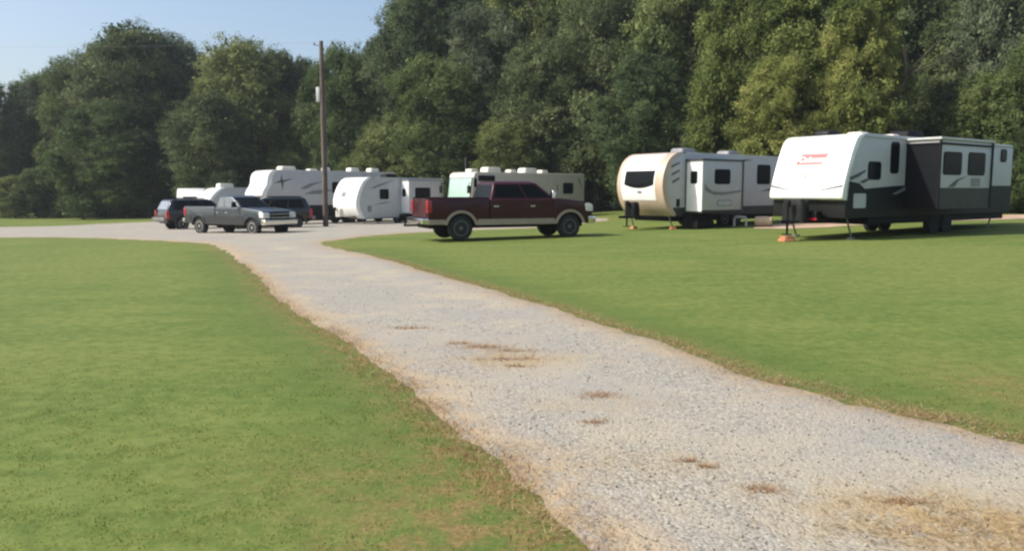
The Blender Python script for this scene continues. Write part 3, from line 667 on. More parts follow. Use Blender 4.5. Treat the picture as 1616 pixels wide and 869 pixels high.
# ---- two far campers
C1 = root('travel_trailer', 'distant pale grey camper with white curved front and roof unit above the SUV', 'trailer', (-24.6, 63.2, -1.0), math.radians(223))
LC = 4.1
nc = smooth_pts([(-.30, .5), (-.05, 1.1), (-.10, 1.7), (-.5, 2.3), (-1.05, 2.75), (-1.5, 2.85)], 5)
body = [(-LC, .5)] + [(x - .05, z) for x, z in nc] + [(-LC, 2.83)]
done('body', slab(B(), rounded(body, [.1] + [0] * (len(body) - 2) + [.1], 4), -HW, HW), 'rv_lgrey', C1, .02, 2)
inner = [(x - .3, z) for x, z in nc]; inner[-1] = (-1.7, 2.83)
done('front_cap', slab(B(), nc + inner[::-1], -HW - .02, HW + .02), 'white_gel', C1, .05, 2, ang=50)
rv_window(C1, -2.3, -1.4, 1.65, 2.05, HW); rv_ac(C1, -2.0, 2.84, 'vent', 1.2, .8, .35); rv_wheels(C1, (-3.6,), HW, .34); tongue(C1, 1.0, .46)
C2 = root('travel_trailer', 'distant small white camper with flat front, farthest trailer by the trees', 'trailer', (-27.2, 67.5, -1.0), math.radians(262))
body = [(-5.5, .5), (-.1, .5), (0, .8), (-.05, 2.0), (-.2, 2.7), (-.4, 2.8), (-5.5, 2.8)]
done('body', slab(B(), rounded(body, .08, 3), -HW, HW), 'rv_side', C2, .02, 2)
nC = nose_fn(body[1:6]); bm = B(); nose_patch(bm, nC, -1.18, 1.18, .7, 2.72, .012, .02, 6, 10); done('front_panel', bm, 'white_gel', C2)
bm = B(); nose_patch(bm, nC, -.6, .6, 1.55, 2.1, .024, .02, 6, 4); done('front_window', bm, 'glass', C2)
rv_wheels(C2, (-3.2,), HW, .34); tongue(C2, 1.0, .46); rv_window(C2, -2.4, -1.5, 1.6, 2.1, HW)

# ------------------------------------------------------------------ ground sheets
def grid_mesh(name, xs, ys, mat, fn=hgt, zoff=0.):
    X, Y = np.meshgrid(xs, ys); Z = fn(X, Y) + zoff
    v = np.stack([X, Y, Z], -1).reshape(-1, 3); nx, ny = len(xs), len(ys)
    i = np.arange(nx - 1)[None] + np.arange(ny - 1)[:, None] * nx
    f = np.stack([i, i + 1, i + nx + 1, i + nx], -1).reshape(-1, 4)
    return np_mesh(name, v, f, mat)
def np_mesh(name, v, f, mat, attrs=None, smooth=True):
    me = bpy.data.meshes.new(name); k = f.shape[1]
    me.vertices.add(len(v)); me.vertices.foreach_set('co', np.ascontiguousarray(v, np.float32).ravel())
    me.loops.add(f.size); me.loops.foreach_set('vertex_index', np.ascontiguousarray(f, np.int32).ravel())
    me.polygons.add(len(f)); me.polygons.foreach_set('loop_start', np.arange(0, f.size, k, dtype=np.int32))
    me.update(calc_edges=True)
    for n, a in (attrs or {}).items():
        at = me.attributes.new(n, 'FLOAT', 'POINT'); at.data.foreach_set('value', np.ascontiguousarray(a, np.float32))
    me.materials.append(MAT[mat] if isinstance(mat, str) else mat)
    if smooth: me.shade_smooth()
    return me

LEFT = [(9.5, -5.5), (4.6, -1.2), (2.4, 1.1), (1.05, 2.6), (.31, 3.51), (-.03, 4.29), (-.3, 5.), (-.72, 5.99), (-1.38, 7.46), (-2.08, 8.97), (-3.16, 10.96), (-4.51, 14.14), (-6.61, 19.11), (-8.82, 23.9), (-10.2, 26.6), (-11.35, 28.05), (-15.5, 32.0), (-19.6, 34.8), (-22.75, 36.64), (-40, 43), (-70, 52)]
RIGHT = [(-80, 76), (-50, 65), (-36.5, 61.0), (-33, 64.5), (-30.2, 68.5), (-24, 73), (-13, 69), (-5.2, 63), (2, 55), (6.0, 49.5), (5.6, 45), (3.6, 40.6), (1.5, 37.6), (-1.38, 36.2), (-4.04, 34.4), (-5.33, 32.2), (-6.09, 28.5), (-6.08, 26.04), (-4.48, 22.67), (-2.91, 19.39), (-1.68, 16.4), (-.66, 14.14), (.4, 11.8), (1.2, 9.79), (1.82, 8.26), (2.24, 7.05), (2.71, 6.14), (3.14, 5.57), (3.39, 5.13), (4.6, 3.9), (7.5, 1.9), (13, -1.5)]
def smooth_closed(pts, n=5):
    P = [Vector(p) for p in pts]; k = len(P); out = []
    for i in range(k):
        a, b, c, d = P[i - 1], P[i], P[(i + 1) % k], P[(i + 2) % k]
        m = max(2, min(60, int((c - b).length / .12))) if b.y < 30 and c.y < 30 else max(2, int((c - b).length / .5))
        for j in range(m):
            t = j / m; out.append(.5 * ((2 * b) + (c - a) * t + (2 * a - 5 * b + 4 * c - d) * t * t + (3 * b - a - 3 * c + d) * t ** 3))
    return out
outline = []
for p in smooth_closed(LEFT + RIGHT):
    s = .10 if p.y < 30 else .35
    n1 = mnoise.noise((p.x * 1.1, p.y * 1.1, 3.)); n2 = mnoise.noise((p.x * 4.3, p.y * 4.3, 8.)); n3 = mnoise.noise((p.x * 1.1, p.y * 1.1, 13.)); n4 = mnoise.noise((p.x * 4.3, p.y * 4.3, 18.))
    outline.append((p.x + s * (n1 + .6 * n2), p.y + s * (n3 + .6 * n4)))
OUT = np.array(outline)
def inside(px, py, poly=OUT):
    px = np.asarray(px); py = np.asarray(py); r = np.zeros(px.shape, bool); n = len(poly)
    for i in range(n):
        x1, y1 = poly[i]; x2, y2 = poly[(i + 1) % n]
        if y1 == y2: continue
        c = ((y1 > py) != (y2 > py)) & (px < (x2 - x1) * (py - y1) / (y2 - y1) + x1)
        r ^= c
    return r
def edge_dist(px, py, poly=OUT):
    px = np.asarray(px, float); py = np.asarray(py, float); d = np.full(px.shape, 1e9)
    A = poly; Bq = np.roll(poly, -1, 0)
    for (x1, y1), (x2, y2) in zip(A, Bq):
        dx, dy = x2 - x1, y2 - y1; L = dx * dx + dy * dy + 1e-12
        t = np.clip(((px - x1) * dx + (py - y1) * dy) / L, 0, 1)
        d = np.minimum(d, (px - x1 - t * dx) ** 2 + (py - y1 - t * dy) ** 2)
    return np.sqrt(d)
# lawn: one sheet to the horizon, fine near the lane
xs = np.concatenate([[-900, -400, -200, -120, -90], np.arange(-70, -12, 1.5), np.arange(-12, 14, .25), np.arange(14, 40, 1.5), [45, 60, 90, 140, 250, 500, 900]])
ys = np.concatenate([[-300, -120, -60, -30, -15], np.arange(-8, 2, 1.), np.arange(2, 20, .25), np.arange(20, 34, .5), np.arange(34, 100, 1.5), [105, 120, 160, 250, 450, 900]])
me = grid_mesh('lawn', xs, ys, 'lawn')
co = np.empty(len(me.vertices) * 3, np.float32); me.vertices.foreach_get('co', co); co = co.reshape(-1, 3)
near = (co[:, 1] < 60) & (np.abs(co[:, 0]) < 60); dd = np.full(len(co), 9.); dd[near] = edge_dist(co[near, 0], co[near, 1])
worn = np.exp(-(dd / .30) ** 2) * .8
blob = lambda x, y, rx, ry: np.exp(-((co[:, 0] - x) / rx) ** 2 - ((co[:, 1] - y) / ry) ** 2)
worn = np.clip(worn + .95 * blob(-.25, 3.7, .6, .65) + .4 * blob(-1.0, 4.5, .8, .7) + .75 * blob(4.15, 6.5, .55, .9), 0, 1)
lush = np.exp(-(np.maximum(dd - .25, 0) / .75) ** 2) * (co[:, 1] < 24) * .8
at = me.attributes.new('lush', 'FLOAT', 'POINT'); at.data.foreach_set('value', lush.astype(np.float32))
at = me.attributes.new('worn', 'FLOAT', 'POINT'); at.data.foreach_set('value', worn.astype(np.float32))
tag(link(bpy.data.objects.new('lawn', me)), kind='structure')
# gravel lane and yard sheet
from mathutils.geometry import delaunay_2d_cdt
pts = [Vector(p) for p in outline]; nb = len(pts)
cand = []
for x0, x1, y0, y1, st in ((-9, 9, -4, 22, .22), (-16, 2, 22, 40, .6), (-78, 8, 36, 75, 1.8)):
    gx, gy = np.meshgrid(np.arange(x0, x1, st), np.arange(y0, y1, st)); gx = gx.ravel() + rng.uniform(-.08, .08, gx.size); gy = gy.ravel() + rng.uniform(-.08, .08, gy.size)
    k = inside(gx, gy); gx, gy = gx[k], gy[k]; k = edge_dist(gx, gy) > st * .35
    cand += [Vector((a, b)) for a, b in zip(gx[k], gy[k])]
r = delaunay_2d_cdt(pts + cand, [], [list(range(nb))], 1, 1e-5)
v2 = np.array([(p.x, p.y) for p in r[0]]); f = np.array([q for q in r[2] if len(q) == 3])
d = edge_dist(v2[:, 0], v2[:, 1])
Zg = hgt(v2[:, 0], v2[:, 1]) - .012 + .040 * ss(0, .32, d)
edge = np.exp(-(np.maximum(d - .10, 0) / np.where(v2[:, 1] < 20, .30, .5) * np.array([1 + .6 * mnoise.noise((a * 1.3, b * 1.3, 31.)) for a, b in v2])) ** 2)
sb = lambda x, y, rx, ry: np.exp(-((v2[:, 0] - x) / rx) ** 2 - ((v2[:, 1] - y) / ry) ** 2)
straw = np.clip(1.3 * sb(2.05, 3.82, .48, .30) + 1.2 * sb(2.45, 3.45, .5, .35) + .95 * sb(.0, 7.55, .55, .33) + .45 * sb(.8, 4.6, .5, .3) + .5 * sb(.62, 5.95, .5, .2) + .4 * sb(-.4, 8.3, .4, .25) + .4 * sb(1.35, 4.15, .2, .12), 0, 1)
dl = edge_dist(v2[:, 0], v2[:, 1], np.array(LEFT[:16])); dr = edge_dist(v2[:, 0], v2[:, 1], np.array(RIGHT[17:])); tt = dl / (dl + dr + 1e-6)
middle = np.exp(-((tt - .5) / .15) ** 2) * (v2[:, 1] < 26)
me = np_mesh('gravel_lane', np.column_stack([v2, Zg]), f, 'gravel', dict(edge=edge, straw=straw, middle=middle))
tag(link(bpy.data.objects.new('gravel_lane', me)), kind='structure')
# bare earth strip behind the right-hand trailers
ol = smooth_closed([(9.6, 31.2), (11.5, 30.6), (13.5, 32.0), (17.5, 33.8), (23, 35.4), (32, 38.0), (34, 41), (24, 39.4), (16, 36.6), (11, 33.8)])
pts = [(p.x + .3 * mnoise.noise((p.x, p.y, 1)), p.y + .2 * mnoise.noise((p.x, p.y, 5))) for p in ol]
bm = B(); vs = [bm.verts.new((x, y, gz(x, y) + .014)) for x, y in pts]; bm.faces.new(vs); bmesh.ops.triangulate(bm, faces=bm.faces)
tag(done('dirt_path', bm, 'dirt', None, smooth=0), kind='structure')

# ------------------------------------------------------------------ blades, straw, stones
def blades(name, px, py, h, w, tint, mat, lean, kind='stuff', zo=0.):
    n = len(px); a = rng.uniform(0, 2 * PI, n); b = rng.uniform(0, 2 * PI, n)
    z = hgt(px, py) + zo; base = np.stack([px, py, z], -1)
    side = np.stack([np.cos(a), np.sin(a), np.zeros(n)], -1) * (w / 2)[:, None]
    l = lean; tip = base + np.stack([np.cos(b) * np.sin(l), np.sin(b) * np.sin(l), np.cos(l)], -1) * h[:, None]
    v = np.stack([base - side, base + side, tip], 1).reshape(-1, 3); f = np.arange(3 * n).reshape(n, 3)
    me = np_mesh(name, v, f, mat, dict(tint=np.repeat(np.clip(tint, 0, 1), 3)), smooth=False)
    return tag(link(bpy.data.objects.new(name, me)), kind=kind)
def sample(n, x0, x1, y0, y1, dens):
    x = rng.uniform(x0, x1, n); y = rng.uniform(y0, y1, n); k = rng.uniform(0, 1, n) < dens(x, y); return x[k], y[k]
def infov(x, y): return (y > 2.8) & (np.abs(x) < y * .70 + .6)
x, y = sample(1500000, -14, 14, 2.8, 19, lambda x, y: infov(x, y) * np.clip((4.6 / y) ** 1.7, 0, 1) * np.maximum(ss(10.5, 3.5, y), .0))
d = edge_dist(x, y); ins = inside(x, y); fr = np.array([mnoise.noise((a * 5, b * 5, 21.)) for a, b in zip(x, y)])
thin = np.exp(-((x + .2) / .6) ** 2 - ((y - 3.7) / .6) ** 2) * .55
cl_ = np.array([mnoise.noise((a * 4.2, b * 4.2, 41.)) for a, b in zip(x, y)]); q_ = rng.uniform(0, 1, len(x)) < np.clip(.42 + 1.5 * cl_, .06, 1)
k = (q_ | (d < .2)) & np.where(ins, (d < .03 + .24 * np.clip(fr + .15, 0, 1)) & (rng.uniform(0, 1, len(x)) < .75), (d > .05 * np.clip(-fr * 2, 0, 1)) & (rng.uniform(0, 1, len(x)) > .55 * np.exp(-(d / .10) ** 2) + thin)); x, y, d, ins = x[k], y[k], d[k], ins[k]
pn = np.array([mnoise.noise((a * .9, b * .9, 2.)) for a, b in zip(x, y)]); pf = np.array([mnoise.noise((a * 6, b * 6, 7.)) for a, b in zip(x, y)])
bl = lambda cx, cy, rx, ry: np.exp(-((x - cx) / rx) ** 2 - ((y - cy) / ry) ** 2)
wr = np.clip(.85 * bl(-.25, 3.7, .65, .7) + .45 * bl(-1.0, 4.5, .8, .7) + .5 * bl(4.15, 6.5, .55, .9) + .5 * np.exp(-(d / .16) ** 2), 0, .9)
pg = np.array([mnoise.noise((a * .28, b * .28, 9.)) for a, b in zip(x, y)]); tint = .48 + .26 * pg + .16 * pn + .10 * pf + rng.normal(0, .07, len(x)) - .30 * np.exp(-(np.maximum(d - .25, 0) / .75) ** 2); dry = rng.uniform(0, 1, len(x)) < (.03 + .75 * wr + .35 * ins); tint[dry] = rng.uniform(.78, 1, dry.sum())
hh = rng.uniform(.007, .019, len(x)) * (1 + .25 * pn); hh = hh * np.where(d < .15, 1.7, 1.); blades('grass', x, y, hh, rng.uniform(.004, .008, len(x)) * (1 + y * .05), tint, 'blade', np.abs(rng.normal(.3, .6, len(x))), zo=np.where(ins, .02, 0.))
# straw litter along the lane margins and in the big patch
x, y = sample(900000, -9, 7, 2.8, 20, lambda x, y: infov(x, y) * np.clip(5 / y, 0, 1)); d = edge_dist(x, y); ins = inside(x, y)
pk = np.array([mnoise.noise((a * 2.2, b * 2.2, 4.)) for a, b in zip(x, y)])
bl = lambda cx, cy, rx, ry: np.exp(-((x - cx) / rx) ** 2 - ((y - cy) / ry) ** 2)
pr = np.where(ins, .85 * np.exp(-(np.maximum(d - .08, 0) / .17) ** 2), .5 * np.exp(-(d / .09) ** 2)) * np.clip(.6 + 1.4 * pk, .05, 1) + ins * np.clip(.9 + pk, .1, 1) * (1.2 * bl(2.05, 3.82, .46, .28) + 1.1 * bl(2.45, 3.45, .5, .33) + .30 * bl(0, 7.55, .55, .33))
k = rng.uniform(0, 1, len(x)) < pr; x, y = x[k], y[k]; n = len(x)
blades('straw', x, y, rng.uniform(.03, .11, n), rng.uniform(.004, .008, n), rng.uniform(.1, 1, n), 'straw', rng.uniform(1.15, 1.5, n), zo=.036)
# brown dead fringe where the turf meets the stones
x, y = sample(700000, -9, 7, 2.8, 20, lambda x, y: infov(x, y) * np.clip(5 / y, 0, 1)); d = edge_dist(x, y); ins = inside(x, y)
pk = np.array([mnoise.noise((a * 3.1, b * 3.1, 14.)) for a, b in zip(x, y)])
k = rng.uniform(0, 1, len(x)) < np.where(ins, .9 * np.exp(-(np.maximum(d - .08, 0) / .10) ** 2), .9 * np.exp(-(d / .11) ** 2)) * np.clip(.55 + 1.5 * pk, .08, 1); x, y, ins = x[k], y[k], ins[k]; n = len(x)
blades('dead_turf', x, y, rng.uniform(.02, .055, n), rng.uniform(.004, .008, n), rng.uniform(0, .8, n), 'clump', np.abs(rng.normal(.6, .45, n)), zo=np.where(ins, .02, 0.))
# dead brown tufts on the lane
cx_ = [(-.30, 8.15, .20, .10), (.02, 7.95, .22, .06), (-.02, 7.55, .28, .05), (.05, 7.25, .10, .04), (.69, 6.18, .13, .10), (.58, 5.45, .08, .04), (1.37, 4.19, .085, .07), (1.15, 4.55, .05, .03), (-1.2, 9.3, .2, .07), (-.55, 8.35, .12, .05), (1.05, 4.65, .05, .025), (2.05, 4.02, .1, .05)]
xx, yy = [], []
for a, b, rx, ry in cx_:
    m_ = int(15000 * rx * ry) + 60; xx.append(a + rng.normal(0, rx * .7, m_)); yy.append(b + rng.normal(0, ry * .55, m_))
x = np.concatenate(xx); y = np.concatenate(yy); n = len(x)
blades('dead_grass', x, y, rng.uniform(.02, .06, n), rng.uniform(.004, .007, n), rng.uniform(0, .9, n), 'clump', rng.uniform(.5, 1.4, n), zo=.030)
# loose chips on the lane
x, y = sample(110000, -7, 7, 2.8, 15, lambda x, y: infov(x, y) * np.clip((4.5 / y) ** 1.5, 0, 1)); k = inside(x, y) & (edge_dist(x, y) > .06) & (rng.uniform(0, 1, len(x)) > np.exp(-((x - 2.05) / .5) ** 2 - ((y - 3.82) / .32) ** 2) + np.exp(-((x - 2.45) / .5) ** 2 - ((y - 3.45) / .35) ** 2)); x, y = x[k], y[k]; n = len(x)
s = rng.gamma(2.0, .0017, n).clip(.002, .013)
oc = np.array([(1, 0, 0), (-1, 0, 0), (0, 1, 0), (0, -1, 0), (0, 0, 1), (0, 0, -1)], float); of = np.array([(0, 2, 4), (2, 1, 4), (1, 3, 4), (3, 0, 4), (2, 0, 5), (1, 2, 5), (3, 1, 5), (0, 3, 5)])
v = oc[None] * rng.uniform(.6, 1.3, (n, 6, 1)) * s[:, None, None]; v[:, :, 2] *= .7
a = rng.uniform(0, 2 * PI, n); c_, s_ = np.cos(a)[:, None], np.sin(a)[:, None]
v = np.stack([v[:, :, 0] * c_ - v[:, :, 1] * s_, v[:, :, 0] * s_ + v[:, :, 1] * c_, v[:, :, 2]], -1) + np.stack([x, y, hgt(x, y) + .034], -1)[:, None]
f = (of[None] + 6 * np.arange(n)[:, None, None]).reshape(-1, 3)
me = np_mesh('gravel', v.reshape(-1, 3), f, 'stone', dict(tint=np.repeat(np.where(rng.uniform(0, 1, n) < .10, rng.uniform(0, .15, n), rng.uniform(.3, 1, n)), 6)), smooth=False)
tag(link(bpy.data.objects.new('gravel', me)), kind='stuff')

# ------------------------------------------------------------------ trees
def crown(seed, h, r, low, nl, ncl, nlf, leaf, shape=.45, off=(0, 0), lobe=(.30, .48)):
    g = np.random.default_rng(seed); V, T = [], []
    for i in range(nl):
        t = low + (1 - low) * ((i + .5) / nl) ** .9
        u = (t - shape) / (1.03 - shape) if t > shape else (shape - t) / (shape - low + .22)
        rp = r * math.sqrt(max(0., 1 - u * u)); a = i * 2.39996 + g.uniform(-.4, .4)
        lr = r * g.uniform(*lobe) * (.75 + .25 * rp / r)
        dist = max(0, rp - lr * .75) * g.uniform(.62, 1.18)
        c = np.array([dist * math.cos(a) + off[0] * t, dist * math.sin(a) + off[1] * t, min(t * h, h - lr * .6)])
        dirs = g.normal(size=(ncl, 3)); dirs /= np.linalg.norm(dirs, axis=1)[:, None]
        out = np.array([math.cos(a), math.sin(a), .5]); out /= np.linalg.norm(out)
        dirs = dirs + out * .45; dirs /= np.linalg.norm(dirs, axis=1)[:, None]
        sq = np.array([1, 1, .8]); cl = c + dirs * lr * g.uniform(.60, 1.24, (ncl, 1)) * sq
        lobet = g.normal(0, .15)
        for q, dv in zip(cl, dirs):
            cr = g.uniform(.32, .62) * (lr / 2.2) ** .35
            p = q + g.normal(size=(nlf, 3)) * cr * np.array([.62, .62, .42])
            nrm = dv * .55 + g.normal(size=(nlf, 3)) * .6 + np.array([0, 0, .45]); nrm /= np.linalg.norm(nrm, axis=1)[:, None]
            tx = np.cross(nrm, g.normal(size=(nlf, 3))); tx /= np.linalg.norm(tx, axis=1)[:, None]; ty = np.cross(nrm, tx)
            L = leaf * g.uniform(.55, 1.25, (nlf, 1)); Wd = L * g.uniform(.45, .7, (nlf, 1))
            V.append(np.stack([p - tx * L * .6, p + ty * Wd * .5 - tx * L * .05 , p + tx * L * .6, p - ty * Wd * .5 - tx * L * .05], 1))
            T.append(np.full((nlf, 4), .5 + lobet + g.normal(0, .19)) + g.normal(0, .08, (nlf, 1)))
        # coarser leaves through the inside of the limb's foliage close it against the sky
        m_ = ncl * 7; p = c + g.normal(size=(m_, 3)) * lr * .36 * sq
        nrm = g.normal(size=(m_, 3)); nrm /= np.linalg.norm(nrm, axis=1)[:, None]; tx = np.cross(nrm, g.normal(size=(m_, 3))); tx /= np.linalg.norm(tx, axis=1)[:, None]; ty = np.cross(nrm, tx)
        L = leaf * g.uniform(1.6, 2.8, (m_, 1)); Wd = L * .75
        V.append(np.stack([p - tx * L * .6, p + ty * Wd * .5, p + tx * L * .6, p - ty * Wd * .5], 1)); T.append(np.clip(np.full((m_, 4), .45 + lobet) + g.normal(0, .10, (m_, 1)), 0, 1))
    v = np.concatenate(V).reshape(-1, 3); f = np.arange(len(v)).reshape(-1, 4)
    return v, f, np.clip(np.concatenate(T).ravel(), 0, 1)
def crown_mesh(name, seed, mat, **kw):
    v, f, t = crown(seed, **kw); return np_mesh(name, v, f, mat, dict(tint=t), smooth=False)
def trunk_mesh(seed, h, r0, limbs=5, spread=3.2):
    g = random.Random(seed); bm = B(); pts = []
    for i in range(7): pts.append((g.uniform(-.25, .25) * i / 3, g.uniform(-.25, .25) * i / 3, h * .82 * i / 6 - .1))
    rads = [r0 * (1.35 if i == 0 else 1 - .8 * i / 6) for i in range(7)]; tube(bm, pts, rads, 9)
    for k in range(limbs):
        i = g.randint(2, 5); a = k * 2.4 + g.uniform(-.5, .5); p = Vector(pts[i]); L = spread * g.uniform(.7, 1.1)
        e = [p, p + Vector((math.cos(a) * L * .45, math.sin(a) * L * .45, L * .22)), p + Vector((math.cos(a + .2) * L, math.sin(a + .2) * L, L * .65))]
        tube(bm, e, [rads[i] * .6, rads[i] * .42, rads[i] * .15], 7)
    bmesh.ops.recalc_face_normals(bm, faces=bm.faces); me = bpy.data.meshes.new('trunk'); bm.to_mesh(me); bm.free(); me.materials.append(MAT['bark']); me.shade_smooth()
    return me
KIND = {}
for i in range(3):
    KIND['dark', i] = (crown_mesh('crown', 20 + i, 'leaf_dark', h=18., r=6., low=.08, nl=34, ncl=40, nlf=48, leaf=.185, lobe=(.22, .46)), trunk_mesh(i, 18, .32))
    KIND['mid', i] = (crown_mesh('crown', 30 + i, 'leaf_mid', h=16., r=5.6, low=.06, nl=32, ncl=40, nlf=48, leaf=.18, lobe=(.22, .46)), trunk_mesh(10 + i, 16, .28))
for i in range(2):
    KIND['grey', i] = (crown_mesh('crown', 40 + i, 'leaf_grey', h=18., r=6., low=.08, nl=36, ncl=38, nlf=48, leaf=.18, lobe=(.20, .40)), trunk_mesh(20 + i, 18, .3))
    KIND['light', i] = (crown_mesh('crown', 50 + i, 'leaf_light', h=13., r=5.2, low=.10, nl=32, ncl=42, nlf=44, leaf=.165, lobe=(.20, .40)), trunk_mesh(30 + i, 13, .3))
    KIND['small', i] = (crown_mesh('crown', 60 + i, 'leaf_mid', h=9., r=3.6, low=.05, nl=20, ncl=36, nlf=36, leaf=.17, lobe=(.24, .46)), trunk_mesh(40 + i, 9, .16, 4, 1.8))
DIM = {'dark': (18., 6.), 'mid': (16., 5.6), 'grey': (18., 6.), 'light': (13., 5.2), 'small': (9., 3.6)}
TH = math.radians(6.107)
def ray(u, v, depth):
    """world point at forward distance DEPTH along the line of sight of photo pixel (u, v)"""
    a = (u - 808) / 1257.; b = (434.5 - v) / 1257.; c, s = math.cos(TH), math.sin(TH)
    d = Vector((a, c + b * s, -s + b * c)); return Vector((0, 0, 1.65)) + d * (depth / d.y)
NAME = {'dark': 'oak_tree', 'mid': 'oak_tree', 'grey': 'oak_tree', 'light': 'oak_tree', 'small': 'young_tree'}
def tree(kind, u, vtop, depth, half, label, group=None, rz=None, shift=(0, 0), thick=1.):
    p = ray(u, vtop, depth); x, y = p.x, p.y; z0 = gz(x, y); h, r = DIM[kind]
    hh = p.z - z0; rr = half / 1257. * depth
    i = random.randint(0, sum(1 for q in KIND if q[0] == kind) - 1)
    rt = root(NAME[kind], label, 'tree', (x, y, z0 - .05), random.uniform(0, 6.28) if rz is None else rz, group)
    for nm, me, s in (('crown', KIND[kind, i][0], (rr / r, rr / r, hh / h)), ('trunk', KIND[kind, i][1], (hh / h, hh / h, hh / h))):
        o = bpy.data.objects.new(nm, me); o.scale = s; link(o, rt)
        if nm == 'crown': o.location = (*shift, 0)
        else: o.scale = (s[0] * thick, s[1] * thick, s[2])
    return rt
G = 'trees along the wood edge'
for a in [
    ('grey', 45, 132, 88, 48, 'low greyish tree at the outer end of the wood beyond the grass'),
    ('dark', -45, 120, 86, 70, 'dark tree past the open end of the wood'),
    ('mid', 120, 96, 86, 62, 'mid height tree stepping down towards the open sky'),
    ('dark', 212, 46, 84, 92, 'tall domed dark oak standing over the far grass strip'),
    ('grey', 265, 62, 86, 66, 'greyish shoulder of canopy on the lit flank of the tall domed oak'),
    ('dark', 160, 74, 87, 62, 'dark rounded oak stepping up to the tall domed oak'),
    ('mid', 75, 118, 90, 60, 'mid green tree low against the open sky'),
    ('dark', 435, 84, 86, 54, 'dark shoulder of canopy beside the broad domed oak'),
    ('dark', 290, 74, 92, 54, 'narrow dark tree wedged between two domed oaks'),
    ('mid', 372, 68, 82, 84, 'broad domed oak above the two distant campers'),
    ('grey', 442, 92, 90, 45, 'greyish tree just short of the utility pole top'),
    ('dark', 478, 96, 92, 34, 'slim dark tree peeking beside the utility pole'),
    ('mid', 545, 78, 78, 62, 'round oak right behind the utility pole'),
    ('mid', 508, 118, 80, 48, 'low mid green oak half hidden by the utility pole'),
    ('dark', 330, 150, 76, 70, 'lower dark oak filling the dip behind the distant campers'),
    ('mid', 165, 165, 79, 75, 'lower leafy oak in front of the tall domed oak'),
    ('dark', 600, 60, 82, 50, 'dark tree where the canopy starts to climb from the pole'),
    ('dark', 655, -14, 76, 70, 'tall dark oak at the corner of the open sky'),
    ('mid', 615, 190, 70, 62, 'lower bushy oak over the small white trailer'),
    ('mid', 690, 96, 68, 88, 'bright green oak rising over the motorhome windshield'),
    ('grey', 760, 20, 72, 80, 'pale olive oak with a brownish cast above the motorhome'),
    ('dark', 735, -90, 80, 100, 'very tall oak leaning over the gap above the motorhome roof'),
    ('dark', 850, 70, 66, 80, 'dark oak directly above the maroon pickup cab'),
    ('mid', 845, -90, 74, 100, 'tall mid green oak high above the maroon pickup'),
    ('mid', 800, 190, 63, 60, 'low oak behind the motorhome roof vents'),
    ('dark', 945, -20, 64, 85, 'dark oak over the shaded gap beside the motorhome'),
    ('grey', 1000, -110, 70, 105, 'tall grey green oak over the tan trailer nose'),
    ('dark', 1020, 85, 56, 75, 'dark oak behind the round nosed tan trailer'),
    ('mid', 1090, -70, 60, 105, 'tall oak above the tan trailer slide'),
    ('dark', 1140, 150, 52, 55, 'shaded low oak behind the tan trailer roof'),
    ('light', 1190, -20, 50, 95, 'yellow green oak between the two right trailers'),
    ('light', 1310, -50, 46, 125, 'big yellow green oak over the charcoal trailer front cap'),
    ('light', 1235, 95, 44, 75, 'low hanging yellow green oak over the red badge trailer nose'),
    ('dark', 1470, -140, 56, 130, 'towering dark oak behind the sunlit limb'),
    ('dark', 1540, 0, 50, 85, 'dark shaded oak behind the trailer slide room'),
    ('grey', 1600, -60, 46, 85, 'greyish oak over the far end of the charcoal trailer'),
    ('mid', 1555, 120, 43, 60, 'bright low oak just above the charcoal trailer tail'),
    ('mid', 1650, 60, 42, 70, 'oak cut by the frame edge past the charcoal trailer'),
]: tree(*a[:5], a[5], G)
tree('light', 1428, 10, 42.5, 70, 'sunlit oak with its bare trunk and limb showing above the charcoal trailer roof', G, 0., (-2.2, .6), 1.25)
for u in range(60, 1700, 75):
    vt = float(np.interp(u, [0, 60, 215, 290, 375, 450, 520, 590, 640, 700, 2000], [165, 150, 75, 110, 95, 125, 118, 100, 30, -60, -120]))
    dp = float(np.interp(u, [0, 500, 900, 1600], [104, 96, 80, 64]))
    tree('dark', u + random.uniform(-15, 15), vt, dp, random.uniform(62, 80) * (1 if u < 900 else 1.25), 'dark tree deep in the wood seen only through gaps between the front oaks', 'trees deep in the wood')
for u in (920, 955, 990):
    tree('dark', u, 205, 76, 62, 'dark tree deep in the wood seen only through gaps between the front oaks', 'trees deep in the wood')
for i, u in enumerate(list(range(20, 330, 36)) + [395, 450, 500, 560, 610, 665, 1190, 1230, 1290, 1360, 1430, 1500, 1590, 1620]):
    dp = float(np.interp(u, [0, 250, 560, 700, 920, 1000, 1200, 1620], [80, 84, 74, 66, 58, 52, 44.5, 41.5])); hp = random.uniform(34, 60) if u < 900 else random.uniform(60, 95)
    base = ray(u, 340, dp)
    p = 300 - 0 * u
    tree('small', u, 302 - hp + (14 if u < 340 else 0), dp, random.uniform(26, 40) if u < 900 else random.uniform(34, 50), 'shrubby young tree filling the foot of the wood', 'shrubs at the foot of the wood')

